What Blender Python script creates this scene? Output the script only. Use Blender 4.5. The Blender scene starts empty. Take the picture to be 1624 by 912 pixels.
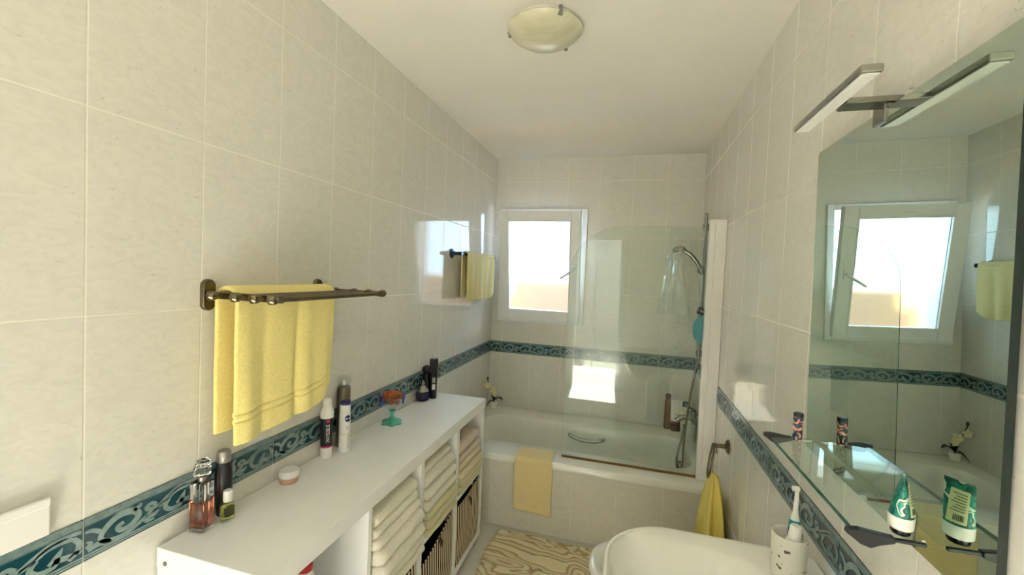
import bpy, bmesh, math, random
from mathutils import Vector, Matrix, noise as mnoise
random.seed(7)
PI = math.pi
S = bpy.context.scene
COL = S.collection

# ------------------------------------------------------------------ camera, sky, sun, exposure
XL, XR, YB, YF, ZC = -1.104, 0.492, 3.363, -0.95, 2.483
ZB0, ZB1 = 0.883, 0.976            # bottom and top of the decorated border
cam_d = bpy.data.cameras.new('camera'); cam = bpy.data.objects.new('camera', cam_d); COL.objects.link(cam)
cam_d.sensor_width = 36; cam_d.lens = 668.02 * 36 / 1624; cam_d.clip_start = 0.02
def cam_axes(ya, pi_, ro):
    ya, pi_, ro = map(math.radians, (ya, pi_, ro))
    F = Vector((-math.sin(ya) * math.cos(pi_), math.cos(ya) * math.cos(pi_), math.sin(pi_)))
    R = F.cross(Vector((0, 0, 1))).normalized(); U = R.cross(F)
    return math.cos(ro) * R + math.sin(ro) * U, -math.sin(ro) * R + math.cos(ro) * U, F
Rv, Uv, Fv = cam_axes(15.588, -1.889, 2.449)
cam.matrix_world = Matrix(((Rv.x, Uv.x, -Fv.x, 0), (Rv.y, Uv.y, -Fv.y, 0), (Rv.z, Uv.z, -Fv.z, 1.5425), (0, 0, 0, 1)))
S.camera = cam
S.view_settings.view_transform = 'Standard'; S.view_settings.look = 'None'
S.view_settings.gamma = 1; S.view_settings.use_curve_mapping = False
S.view_settings.exposure = 0.0
S.cycles.use_denoising = True
S.cycles.max_bounces = 14; S.cycles.diffuse_bounces = 8; S.cycles.glossy_bounces = 8
S.cycles.transmission_bounces = 10; S.cycles.transparent_max_bounces = 16
S.cycles.sample_clamp_indirect = 12
S.cycles.caustics_reflective = True; S.cycles.caustics_refractive = True

w = bpy.data.worlds.new('sky'); S.world = w; w.use_nodes = True
bg = w.node_tree.nodes['Background']
bg.inputs[0].default_value = (0.52, 0.77, 1.0, 1); bg.inputs[1].default_value = 8.5

sd = bpy.data.lights.new('sun', 'SUN'); sd.energy = 92; sd.angle = 0.01; sd.color = (1, 0.985, 0.97)
sun = bpy.data.objects.new('sun', sd); COL.objects.link(sun)
sun.rotation_euler = (math.radians(22), 0, math.radians(-3)); sun.location = (0, -4, 6)

# ------------------------------------------------------------------ materials
def lin(c):
    c /= 255.0
    return c / 12.92 if c <= 0.04045 else ((c + 0.055) / 1.055) ** 2.4
def rgb(r, g, b): return (lin(r), lin(g), lin(b), 1)
def newmat(name):
    m = bpy.data.materials.new(name); m.use_nodes = True
    nt = m.node_tree; p = nt.nodes['Principled BSDF']
    return m, nt, p
def setp(p, **k):
    for a, v in k.items():
        key = {'base': 'Base Color', 'rough': 'Roughness', 'metal': 'Metallic', 'spec': 'Specular IOR Level', 'ior': 'IOR',
               'trans': 'Transmission Weight', 'coat': 'Coat Weight', 'coatr': 'Coat Roughness', 'sheen': 'Sheen Weight',
               'sub': 'Subsurface Weight'}[a]
        p.inputs[key].default_value = v
def N(nt, t, **k):
    n = nt.nodes.new(t)
    for a, v in k.items(): setattr(n, a, v)
    return n
def ln(nt, a, b): nt.links.new(a, b)
def noise_col(nt, p, c1, c2, scale, detail=4, lo=0.35, hi=0.65, coords='Object', dist=0.0, stretch=None):
    tc = N(nt, 'ShaderNodeTexCoord'); src = tc.outputs[coords]
    if stretch:
        mp = N(nt, 'ShaderNodeMapping'); mp.inputs['Scale'].default_value = stretch; ln(nt, src, mp.inputs[0]); src = mp.outputs[0]
    no = N(nt, 'ShaderNodeTexNoise'); no.inputs['Scale'].default_value = scale; no.inputs['Detail'].default_value = detail
    no.inputs['Distortion'].default_value = dist
    ln(nt, src, no.inputs['Vector'])
    r = N(nt, 'ShaderNodeValToRGB'); r.color_ramp.elements[0].position = lo; r.color_ramp.elements[1].position = hi
    r.color_ramp.elements[0].color = c1; r.color_ramp.elements[1].color = c2
    ln(nt, no.outputs[0], r.inputs[0]); ln(nt, r.outputs[0], p.inputs['Base Color'])
    return no, src
def add_bump(nt, p, src, scale, strength, dist=0.002, detail=3):
    no = N(nt, 'ShaderNodeTexNoise'); no.inputs['Scale'].default_value = scale; no.inputs['Detail'].default_value = detail
    if src: ln(nt, src, no.inputs['Vector'])
    b = N(nt, 'ShaderNodeBump'); b.inputs['Strength'].default_value = strength; b.inputs['Distance'].default_value = dist
    ln(nt, no.outputs[0], b.inputs['Height']); ln(nt, b.outputs[0], p.inputs['Normal'])
def plain(name, c, rough=0.5, metal=0.0, spec=0.5, var=0.06, scale=25, bump=0.0, **k):
    m, nt, p = newmat(name); setp(p, rough=rough, metal=metal, spec=spec, **k)
    c1 = tuple(x * (1 - var) for x in c[:3]) + (1,); c2 = tuple(min(1, x * (1 + var)) for x in c[:3]) + (1,)
    no, src = noise_col(nt, p, c1, c2, scale)
    if bump: add_bump(nt, p, src, scale * 10, bump)
    return m
def terry(name, c, var=0.07, bump=0.7):
    m, nt, p = newmat(name); setp(p, rough=0.95, spec=0.1, sheen=0.15)
    c1 = tuple(x * (1 - var) for x in c[:3]) + (1,); c2 = tuple(min(1, x * (1 + var * .5)) for x in c[:3]) + (1,)
    no, src = noise_col(nt, p, c1, c2, 160, detail=5)
    add_bump(nt, p, src, 420, bump, 0.003)
    return m
def glass_thin(name, tint, rough=0.0, ior=1.45):
    """clear glass that lets the light of lamps through as well"""
    m, nt, p = newmat(name); nt.nodes.remove(p)
    out = nt.nodes['Material Output']
    t = N(nt, 'ShaderNodeBsdfTransparent'); t.inputs[0].default_value = tint
    g = N(nt, 'ShaderNodeBsdfGlossy'); g.inputs['Roughness'].default_value = rough; g.inputs[0].default_value = (1, 1, 1, 1)
    lw = N(nt, 'ShaderNodeLayerWeight'); lw.inputs['Blend'].default_value = 0.5
    pw = N(nt, 'ShaderNodeMath', operation='POWER'); ln(nt, lw.outputs['Facing'], pw.inputs[0]); pw.inputs[1].default_value = 5
    f = N(nt, 'ShaderNodeMath', operation='MULTIPLY_ADD'); ln(nt, pw.outputs[0], f.inputs[0]); f.inputs[1].default_value = 0.85; f.inputs[2].default_value = 0.04
    mx = N(nt, 'ShaderNodeMixShader'); ln(nt, f.outputs[0], mx.inputs[0]); ln(nt, t.outputs[0], mx.inputs[1]); ln(nt, g.outputs[0], mx.inputs[2])
    ln(nt, mx.outputs[0], out.inputs[0])
    return m
def tile(name, axis, off, z_mode=True, base=(224, 222, 213), grout=(232, 229, 217), rough=0.06, zoff=0.0, hz=0.4402, wz=0.2501):
    """glazed wall tile: joints on the real tile grid, faint veins and flecks in the glaze"""
    m, nt, p = newmat(name)
    geo = N(nt, 'ShaderNodeNewGeometry'); sep = N(nt, 'ShaderNodeSeparateXYZ'); ln(nt, geo.outputs['Position'], sep.inputs[0])
    def math_(op, a, b=None):
        n = N(nt, 'ShaderNodeMath', operation=op)
        for i, v in enumerate((a, b)):
            if v is None: continue
            if isinstance(v, (int, float)): n.inputs[i].default_value = v
            else: ln(nt, v, n.inputs[i])
        return n.outputs[0]
    u = math_('SUBTRACT', sep.outputs[axis], off)
    du = math_('PINGPONG', u, wz / 2)
    z = sep.outputs['Z' if axis != 'Z' else 'X'] if z_mode else sep.outputs['X' if axis == 'Y' else 'Y']
    if z_mode:
        above = math_('PINGPONG', math_('SUBTRACT', z, 0.9722), hz / 2)
        below = math_('PINGPONG', math_('SUBTRACT', z, ZB0), hz / 2)
        sel = math_('GREATER_THAN', z, 0.93)
        dv = math_('ADD', math_('MULTIPLY', above, sel), math_('MULTIPLY', below, math_('SUBTRACT', 1.0, sel)))
    else:
        dv = math_('PINGPONG', math_('SUBTRACT', z, zoff), hz / 2)
    d = math_('MINIMUM', du, dv)
    mr = N(nt, 'ShaderNodeMapRange'); mr.inputs['From Min'].default_value = 0.0012; mr.inputs['From Max'].default_value = 0.0026
    mr.inputs['To Min'].default_value = 1; mr.inputs['To Max'].default_value = 0; ln(nt, d, mr.inputs[0])
    # glaze
    mp = N(nt, 'ShaderNodeMapping'); mp.inputs['Rotation'].default_value = (0.5, 0.4, 0.6); mp.inputs['Scale'].default_value = (1, 1, 1.9)
    ln(nt, geo.outputs['Position'], mp.inputs[0])
    n1 = N(nt, 'ShaderNodeTexNoise'); n1.inputs['Scale'].default_value = 26; n1.inputs['Detail'].default_value = 6; n1.inputs['Distortion'].default_value = 1.3
    ln(nt, mp.outputs[0], n1.inputs['Vector'])
    r1 = N(nt, 'ShaderNodeValToRGB'); e = r1.color_ramp.elements
    b = rgb(*base); bd = tuple(x * 0.93 for x in b[:3]) + (1,)
    e[0].position = 0.35; e[1].position = 0.62; e[0].color = bd; e[1].color = b
    ln(nt, n1.outputs[0], r1.inputs[0])
    n2 = N(nt, 'ShaderNodeTexNoise'); n2.inputs['Scale'].default_value = 38; n2.inputs['Detail'].default_value = 2; n2.inputs['Distortion'].default_value = 2.2
    ln(nt, mp.outputs[0], n2.inputs['Vector'])
    r2 = N(nt, 'ShaderNodeValToRGB'); e = r2.color_ramp.elements
    e[0].position = 0.70; e[0].color = (0, 0, 0, 1); e[1].position = 0.735; e[1].color = (1, 1, 1, 1)
    ln(nt, n2.outputs[0], r2.inputs[0])
    mx1 = N(nt, 'ShaderNodeMix', data_type='RGBA'); mx1.inputs['B'].default_value = rgb(176, 170, 148)
    fm = math_('MULTIPLY', r2.outputs[0], 0.55); ln(nt, fm, mx1.inputs['Factor']); ln(nt, r1.outputs[0], mx1.inputs['A'])
    mx = N(nt, 'ShaderNodeMix', data_type='RGBA'); mx.inputs['B'].default_value = rgb(*grout)
    ln(nt, mr.outputs[0], mx.inputs['Factor']); ln(nt, mx1.outputs['Result'], mx.inputs['A'])
    ln(nt, mx.outputs['Result'], p.inputs['Base Color'])
    rr = N(nt, 'ShaderNodeMapRange'); rr.inputs['To Min'].default_value = rough; rr.inputs['To Max'].default_value = 0.7
    ln(nt, mr.outputs[0], rr.inputs[0]); ln(nt, rr.outputs[0], p.inputs['Roughness']); p.inputs['Specular IOR Level'].default_value = 0.75
    bp = N(nt, 'ShaderNodeBump', invert=True); bp.inputs['Strength'].default_value = 0.5; bp.inputs['Distance'].default_value = 0.001
    hh = math_('ADD', mr.outputs[0], math_('MULTIPLY', n1.outputs[0], 0.10))
    ln(nt, hh, bp.inputs['Height']); ln(nt, bp.outputs[0], p.inputs['Normal'])
    return m
M = {}
M['tile_y'] = tile('tile_side_walls', 'Y', YB)
M['tile_x'] = tile('tile_back_wall', 'X', XR)
M['tile_apron'] = tile('tile_bath_apron', 'X', 0.235, base=(222, 217, 201), grout=(226, 221, 206), rough=0.2)
M['floor'] = tile('tile_floor', 'Y', 0.1, z_mode=False, base=(212, 208, 196), grout=(188, 182, 166), rough=0.18, zoff=0.05, hz=0.33, wz=0.33)
M['paint'] = plain('ceiling_paint', rgb(234, 231, 222), 0.9, spec=0.2, var=0.015, scale=3)
M['pvc'] = plain('white_pvc', rgb(236, 238, 240), 0.3, var=0.01)
M['lam'] = plain('white_laminate', rgb(240, 240, 238), 0.38, var=0.012, scale=8)
M['ceramic'] = plain('white_ceramic', rgb(240, 238, 228), 0.08, var=0.008, coat=0.5)
M['enamel'] = plain('bath_enamel', rgb(234, 233, 222), 0.12, var=0.01, coat=0.3)
M['chrome'] = plain('chrome', rgb(148, 148, 140), 0.16, metal=1, var=0.02)
M['steel'] = plain('brushed_steel', rgb(160, 160, 152), 0.3, metal=1, var=0.04)
M['bronze'] = plain('dark_bronze', rgb(124, 114, 92), 0.24, metal=1, var=0.08)
M['navy_metal'] = plain('dark_blue_metal', rgb(40, 58, 84), 0.25, metal=0.8, var=0.05)
M['teal'] = plain('border_teal_glaze', rgb(18, 68, 82), 0.1, var=0.25, scale=14)
M['scroll'] = plain('border_scroll_glaze', rgb(130, 152, 150), 0.15, var=0.12, scale=60)
M['band'] = plain('border_band_glaze', rgb(112, 132, 132), 0.15, var=0.18, scale=70)
M['line'] = plain('border_line_glaze', rgb(44, 74, 82), 0.15)
M['groutm'] = plain('grout', rgb(230, 226, 208), 0.8)
M['yellow'] = terry('yellow_terry', rgb(246, 230, 150))
M['yellow_pale'] = terry('pale_yellow_terry', rgb(224, 214, 158))
M['yellow_deep'] = terry('deep_yellow_terry', rgb(232, 214, 116))
M['matt'] = terry('apricot_terry', rgb(238, 218, 160), 0.08)
M['white_t'] = terry('white_terry', rgb(240, 234, 216), 0.07)
M['cream_t'] = terry('cream_terry', rgb(238, 232, 212), 0.07)
M['lime_t'] = terry('lime_terry', rgb(222, 216, 172), 0.07)
M['pink_t'] = terry('pink_terry', rgb(226, 208, 190), 0.07)
M['peach_t'] = terry('peach_terry', rgb(230, 214, 182), 0.07)
M['black'] = plain('black_plastic', rgb(18, 18, 22), 0.3)
M['rubber'] = plain('black_rubber', rgb(26, 30, 34), 0.45)
M['glass_screen'] = glass_thin('shower_glass', (0.93, 0.965, 0.94, 1))
M['glass_shelf'] = glass_thin('shelf_glass', (0.93, 0.97, 0.95, 1))
M['crinkle'] = glass_thin('crinkled_plastic', (0.90, 0.92, 0.90, 1), 0.08)
for n_ in M['crinkle'].node_tree.nodes:
    if n_.type == 'MATH' and n_.operation == 'MULTIPLY_ADD': n_.inputs[2].default_value = 0.15
M['flask'] = glass_thin('perfume_flask_glass', (0.80, 0.80, 0.79, 1), 0.02)
M['clear'] = glass_thin('clear_plastic', (0.93, 0.94, 0.94, 1), 0.03)
M['glass_edge'] = plain('ground_glass_edge', rgb(120, 140, 126), 0.2)
M['edge_green'] = plain('green_glass_edge', rgb(28, 92, 80), 0.15)
M['white_pl'] = plain('white_plastic', rgb(238, 236, 232), 0.35, var=0.01)
M['silver'] = plain('silver_plastic', rgb(168, 166, 158), 0.3, metal=0.9)
M['magenta'] = plain('magenta_print', rgb(206, 30, 112), 0.4)
M['navy'] = plain('navy_plastic', rgb(28, 30, 110), 0.3)
M['red'] = plain('red_plastic', rgb(190, 20, 30), 0.35)
M['wine'] = plain('wine_plastic', rgb(84, 18, 22), 0.35)
M['tealp'] = plain('teal_plastic', rgb(24, 150, 165), 0.35)
M['brown_seal'] = plain('brown_seal', rgb(128, 88, 34), 0.6)
def mirror_mat():
    m, nt, p = newmat('mirror_silver'); setp(p, metal=1, rough=0.0); p.inputs['Base Color'].default_value = (0.62, 0.73, 0.64, 1)
    return m
M['mirror'] = mirror_mat()
def real_glass(name, c, rough=0.0, ior=1.45):
    m, nt, p = newmat(name); setp(p, rough=rough, trans=1.0, ior=ior); p.inputs['Base Color'].default_value = c
    return m
M['liq_amber'] = real_glass('amber_liquid', (0.66, 0.22, 0.13, 1), 0.02, 1.33)
M['liq_green'] = real_glass('green_oil', (0.55, 0.58, 0.10, 1), 0.02, 1.4)
M['liq_blue'] = real_glass('blue_perfume', (0.08, 0.09, 0.60, 1), 0.05, 1.4)
M['glass_real'] = real_glass('cut_glass', (0.97, 0.97, 0.97, 1))
M['glass_green'] = real_glass('emerald_glass', (0.22, 0.92, 0.68, 1), 0.02)
M['glass_green'].node_tree.nodes['Principled BSDF'].inputs['Transmission Weight'].default_value = 0.55
M['glass_blue'] = real_glass('cobalt_glass', (0.15, 0.18, 0.85, 1), 0.02)
def frosted():
    m, nt, p = newmat('frosted_pane'); nt.nodes.remove(p); out = nt.nodes['Material Output']
    g = N(nt, 'ShaderNodeBsdfRefraction'); g.inputs['Roughness'].default_value = 0.34; g.inputs['IOR'].default_value = 1.25
    t = N(nt, 'ShaderNodeBsdfTranslucent'); t.inputs[0].default_value = (0.9, 0.95, 1, 1)
    gl = N(nt, 'ShaderNodeBsdfGlossy'); gl.inputs['Roughness'].default_value = 0.15
    a = N(nt, 'ShaderNodeMixShader'); a.inputs[0].default_value = 0.10; ln(nt, g.outputs[0], a.inputs[1]); ln(nt, t.outputs[0], a.inputs[2])
    b = N(nt, 'ShaderNodeMixShader'); b.inputs[0].default_value = 0.04; ln(nt, a.outputs[0], b.inputs[1]); ln(nt, gl.outputs[0], b.inputs[2])
    ln(nt, b.outputs[0], out.inputs[0]); return m
M['frost'] = frosted()
def lamp_glass():
    m, nt, p = newmat('satin_lamp_glass'); setp(p, rough=0.25, spec=0.5)
    noise_col(nt, p, rgb(196, 194, 166), rgb(214, 210, 186), 9, coords='Object', stretch=(1, 3, 1)); return m
M['lampglass'] = lamp_glass()
def striped(name, ca, cb, axis='Y', n=95.0, thr=0.5):
    m, nt, p = newmat(name); setp(p, rough=0.9, spec=0.1)
    geo = N(nt, 'ShaderNodeTexCoord'); sep = N(nt, 'ShaderNodeSeparateXYZ'); ln(nt, geo.outputs['Object'], sep.inputs[0])
    a = N(nt, 'ShaderNodeMath', operation='MULTIPLY'); ln(nt, sep.outputs[axis], a.inputs[0]); a.inputs[1].default_value = n
    f = N(nt, 'ShaderNodeMath', operation='FRACT'); ln(nt, a.outputs[0], f.inputs[0])
    g = N(nt, 'ShaderNodeMath', operation='GREATER_THAN'); ln(nt, f.outputs[0], g.inputs[0]); g.inputs[1].default_value = thr
    mx = N(nt, 'ShaderNodeMix', data_type='RGBA'); mx.inputs['A'].default_value = ca; mx.inputs['B'].default_value = cb
    ln(nt, g.outputs[0], mx.inputs['Factor']); ln(nt, mx.outputs['Result'], p.inputs['Base Color']); return m
M['stripe'] = striped('striped_canvas', rgb(52, 40, 34), rgb(226, 212, 182), n=46.0, thr=0.46)
M['lining'] = plain('dark_lining', rgb(22, 20, 30), 0.9)
def rug_mat():
    m, nt, p = newmat('marbled_pile'); setp(p, rough=0.95, spec=0.05)
    tc = N(nt, 'ShaderNodeTexCoord')
    sp = N(nt, 'ShaderNodeSeparateXYZ'); ln(nt, tc.outputs['Object'], sp.inputs[0])
    n0 = N(nt, 'ShaderNodeTexNoise'); n0.inputs['Scale'].default_value = 2.6; n0.inputs['Detail'].default_value = 2.5; n0.inputs['Distortion'].default_value = 0.5
    mp0 = N(nt, 'ShaderNodeMapping'); mp0.inputs['Scale'].default_value = (1.0, 1.9, 1); ln(nt, tc.outputs['Object'], mp0.inputs[0]); ln(nt, mp0.outputs[0], n0.inputs['Vector'])
    w1 = N(nt, 'ShaderNodeMath', operation='MULTIPLY_ADD'); ln(nt, sp.outputs['X'], w1.inputs[0]); w1.inputs[1].default_value = 1.2
    m0 = N(nt, 'ShaderNodeMath', operation='MULTIPLY'); ln(nt, n0.outputs[0], m0.inputs[0]); m0.inputs[1].default_value = 6.5
    ln(nt, m0.outputs[0], w1.inputs[2])
    ml = N(nt, 'ShaderNodeMath', operation='MULTIPLY_ADD'); ln(nt, sp.outputs['Y'], ml.inputs[0]); ml.inputs[1].default_value = 13.0; ln(nt, w1.outputs[0], ml.inputs[2])
    fr = N(nt, 'ShaderNodeMath', operation='FRACT'); ln(nt, ml.outputs[0], fr.inputs[0])
    r = N(nt, 'ShaderNodeValToRGB'); e = r.color_ramp.elements
    e[0].position = 0; e[0].color = rgb(238, 226, 186); e[1].position = 1; e[1].color = rgb(226, 210, 164)
    for pos, c in ((0.34, (232, 222, 190)), (0.42, (176, 154, 108)), (0.52, (202, 184, 142)), (0.60, (232, 222, 190)), (0.80, (218, 204, 166)), (0.90, (180, 158, 110))):
        x = e.new(pos); x.color = rgb(*c)
    ln(nt, fr.outputs[0], r.inputs[0]); ln(nt, r.outputs[0], p.inputs['Base Color'])
    b = N(nt, 'ShaderNodeBump'); b.inputs['Strength'].default_value = 0.6; b.inputs['Distance'].default_value = 0.006
    n2 = N(nt, 'ShaderNodeTexNoise'); n2.inputs['Scale'].default_value = 220; ln(nt, tc.outputs['Object'], n2.inputs['Vector'])
    ad_ = N(nt, 'ShaderNodeMath', operation='ADD'); ln(nt, n2.outputs[0], ad_.inputs[0]); ln(nt, fr.outputs[0], ad_.inputs[1])
    ln(nt, ad_.outputs[0], b.inputs['Height']); ln(nt, b.outputs[0], p.inputs['Normal'])
    return m
M['rug'] = rug_mat()
def speckle():
    m, nt, p = newmat('speckled_stoneware'); setp(p, rough=0.5)
    tc = N(nt, 'ShaderNodeTexCoord'); v = N(nt, 'ShaderNodeTexVoronoi'); v.inputs['Scale'].default_value = 75; ln(nt, tc.outputs['Object'], v.inputs['Vector'])
    r = N(nt, 'ShaderNodeValToRGB'); e = r.color_ramp.elements; e[0].position = 0.12; e[0].color = rgb(96, 84, 70); e[1].position = 0.2; e[1].color = rgb(232, 228, 216)
    n_ = N(nt, 'ShaderNodeTexNoise'); n_.inputs['Scale'].default_value = 40; ln(nt, tc.outputs['Object'], n_.inputs['Vector'])
    a = N(nt, 'ShaderNodeMath', operation='ADD'); ln(nt, v.outputs['Distance'], a.inputs[0])
    s = N(nt, 'ShaderNodeMath', operation='MULTIPLY_ADD'); ln(nt, n_.outputs[0], s.inputs[0]); s.inputs[1].default_value = 1.2; s.inputs[2].default_value = -0.6
    ln(nt, s.outputs[0], a.inputs[1]); ln(nt, a.outputs[0], r.inputs[0]); ln(nt, r.outputs[0], p.inputs['Base Color']); return m
M['speckle'] = speckle()
def floral(name, cols, scale):
    m, nt, p = newmat(name); setp(p, rough=0.35)
    tc = N(nt, 'ShaderNodeTexCoord'); n1 = N(nt, 'ShaderNodeTexNoise'); n1.inputs['Scale'].default_value = scale; n1.inputs['Detail'].default_value = 1.5; n1.inputs['Distortion'].default_value = 0.8
    ln(nt, tc.outputs['Object'], n1.inputs['Vector'])
    r = N(nt, 'ShaderNodeValToRGB'); r.color_ramp.interpolation = 'CONSTANT'; e = r.color_ramp.elements
    e[0].position = 0; e[0].color = rgb(*cols[0][1]); e[1].position = cols[1][0]; e[1].color = rgb(*cols[1][1])
    for pos, c in cols[2:]: x = e.new(pos); x.color = rgb(*c)
    ln(nt, n1.outputs[0], r.inputs[0]); ln(nt, r.outputs[0], p.inputs['Base Color']); return m
M['floral'] = floral('floral_print', [(0, (20, 40, 66)), (0.40, (16, 84, 92)), (0.46, (24, 32, 52)), (0.51, (226, 132, 140)), (0.56, (244, 212, 150)), (0.61, (190, 210, 206)), (0.66, (24, 50, 70))], 70)
M['floral_g'] = floral('leaf_print', [(0, (8, 92, 84)), (0.44, (20, 132, 112)), (0.52, (10, 84, 84)), (0.57, (206, 226, 206)), (0.64, (60, 150, 140))], 34)
M['candy'] = floral('dried_petals', [(0, (120, 56, 24)), (0.42, (196, 92, 36)), (0.5, (224, 128, 60)), (0.58, (150, 96, 36)), (0.66, (84, 110, 40))], 60)
M['petal'] = plain('cream_petal', rgb(232, 226, 178), 0.6)
M['leafm'] = plain('dark_leaf', rgb(26, 36, 22), 0.4)
M['stem'] = plain('dark_stem', rgb(50, 52, 26), 0.6)
M['plaster'] = plain('warm_plaster', rgb(196, 140, 78), 0.9)
M['patio'] = plain('patio_plaster', rgb(158, 150, 138), 0.9)
M['ground'] = plain('terrace_ground', rgb(190, 176, 150), 0.9)
M['screw'] = plain('grey_screw', rgb(120, 116, 112), 0.4)
M['label_w'] = plain('cream_label', rgb(214, 216, 172), 0.5)
M['ink'] = plain('grey_ink', rgb(74, 80, 64), 0.5)
M['dkedge'] = plain('dark_mirror_edge', rgb(14, 34, 28), 0.25)
M['pinkjar'] = plain('rose_cream', rgb(196, 152, 128), 0.35)

# ------------------------------------------------------------------ mesh helpers
def link(name, bm, mats, parent=None, smooth=False, loc=None, bevel=0, solid=0, subsurf=0, auto=True):
    me = bpy.data.meshes.new(name)
    bmesh.ops.recalc_face_normals(bm, faces=bm.faces)
    bm.to_mesh(me); bm.free()
    if not isinstance(mats, (list, tuple)): mats = [mats]
    for m in mats: me.materials.append(m)
    o = bpy.data.objects.new(name, me); COL.objects.link(o)
    if smooth:
        for f in me.polygons: f.use_smooth = True
        if auto:
            me.update()
            try: me.set_sharp_from_angle(angle=math.radians(40))
            except Exception: pass
    if loc: o.location = loc
    if parent: o.parent = parent
    if solid:
        md = o.modifiers.new('thickness', 'SOLIDIFY'); md.thickness = solid; md.offset = 0
    if bevel:
        md = o.modifiers.new('bevel', 'BEVEL'); md.width = bevel; md.segments = 3; md.limit_method = 'ANGLE'; md.angle_limit = math.radians(40)
    if subsurf:
        md = o.modifiers.new('smooth', 'SUBSURF'); md.levels = subsurf; md.render_levels = subsurf
    return o
def tag(o, label, cat, group=None):
    o['label'] = label; o['category'] = cat
    if group: o['group'] = group
    return o
def thing(name, loc, label, cat, group=None, rz=0):
    o = bpy.data.objects.new(name, None); COL.objects.link(o); o.location = loc; o.rotation_euler = (0, 0, rz)
    o.empty_display_size = 0.05
    return tag(o, label, cat, group)
def struct(o): o['kind'] = 'structure'; return o
def nb(): return bmesh.new()
def box(bm, x0, x1, y0, y1, z0, z1, mi=0):
    vs = [bm.verts.new((x, y, z)) for x in (x0, x1) for y in (y0, y1) for z in (z0, z1)]
    for f in ((0, 1, 3, 2), (4, 6, 7, 5), (0, 4, 5, 1), (2, 3, 7, 6), (0, 2, 6, 4), (1, 5, 7, 3)):
        fc = bm.faces.new([vs[i] for i in f]); fc.material_index = mi
    return vs
def loft(bm, loops, cap0=True, cap1=True, mi=0, closed=True):
    rings = [[bm.verts.new(p) for p in L] for L in loops]
    n = len(rings[0])
    for a, b in zip(rings, rings[1:]):
        for i in range(n if closed else n - 1):
            j = (i + 1) % n
            f = bm.faces.new((a[i], a[j], b[j], b[i])); f.material_index = mi
    if cap0: f = bm.faces.new(list(reversed(rings[0]))); f.material_index = mi
    if cap1: f = bm.faces.new(rings[-1]); f.material_index = mi
    return rings
def lathe(bm, prof, cx=0, cy=0, n=32, cap0=True, cap1=True, mi=0, sx=1, sy=1):
    return loft(bm, [[(cx + r * sx * math.cos(2 * PI * k / n), cy + r * sy * math.sin(2 * PI * k / n), z) for k in range(n)] for r, z in prof], cap0, cap1, mi)
def tube(bm, pts, r, n=10, cap=True, mi=0):
    pts = [Vector(p) for p in pts]; loops = []
    rs = r if isinstance(r, (list, tuple)) else [r] * len(pts)
    prev = None
    for i, p in enumerate(pts):
        d = (pts[min(i + 1, len(pts) - 1)] - pts[max(i - 1, 0)]).normalized()
        if prev is None:
            a = Vector((0, 0, 1)) if abs(d.z) < 0.9 else Vector((1, 0, 0))
            u = d.cross(a).normalized()
        else:
            u = (prev - d * prev.dot(d)).normalized()
        v = d.cross(u); prev = u
        loops.append([p + rs[i] * (math.cos(2 * PI * k / n) * u + math.sin(2 * PI * k / n) * v) for k in range(n)])
    loft(bm, loops, cap, cap, mi)
def smooth_path(ctrl, seg=8):
    P = [Vector(c) for c in ctrl]; P = [2 * P[0] - P[1]] + P + [2 * P[-1] - P[-2]]; out = []
    for i in range(1, len(P) - 2):
        for s in range(seg):
            t = s / seg; a, b, c, d = P[i - 1], P[i], P[i + 1], P[i + 2]
            out.append(0.5 * ((2 * b) + (c - a) * t + (2 * a - 5 * b + 4 * c - d) * t * t + (-a + 3 * b - 3 * c + d) * t ** 3))
    out.append(P[-2]); return out
def rrect(cx, cy, hx, hy, r, z, n=16):
    """rounded rectangle, 4*n points"""
    out = []
    for q, (sx, sy) in enumerate(((1, 1), (-1, 1), (-1, -1), (1, -1))):
        for k in range(n):
            a = q * PI / 2 + (k / (n - 1)) * PI / 2
            out.append((cx + sx * (hx - r) + r * math.cos(a), cy + sy * (hy - r) + r * math.sin(a), z))
    return out
def grid(bm, f, nu, nv, mi=0):
    vs = [[bm.verts.new(f(i / nu, j / nv)) for j in range(nv + 1)] for i in range(nu + 1)]
    for i in range(nu):
        for j in range(nv):
            q = bm.faces.new((vs[i][j], vs[i + 1][j], vs[i + 1][j + 1], vs[i][j + 1])); q.material_index = mi
    return vs
def ico(bm, c, r, sub=2, mi=0, sc=(1, 1, 1)):
    res = bmesh.ops.create_icosphere(bm, subdivisions=sub, radius=r)
    for v in res['verts']: v.co = Vector((v.co.x * sc[0], v.co.y * sc[1], v.co.z * sc[2])) + Vector(c)
    for v in res['verts']:
        for f in v.link_faces: f.material_index = mi
def text_mesh(body, size, place, mat, name, parent, depth=0.0):
    """real lettering, each vertex put in place by place(x, y)"""
    cu = bpy.data.curves.new('lettering_curve', 'FONT'); cu.body = body; cu.size = size; cu.align_x = 'CENTER'; cu.align_y = 'CENTER'
    cu.resolution_u = 4
    to = bpy.data.objects.new('lettering_tmp', cu); COL.objects.link(to)
    dg = bpy.context.evaluated_depsgraph_get(); me = bpy.data.meshes.new_from_object(to.evaluated_get(dg))
    bpy.data.objects.remove(to)
    for v in me.vertices: v.co = Vector(place(v.co.x, v.co.y))
    me.materials.clear(); me.materials.append(mat)
    o = bpy.data.objects.new(name, me); COL.objects.link(o); o.parent = parent
    return o

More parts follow.
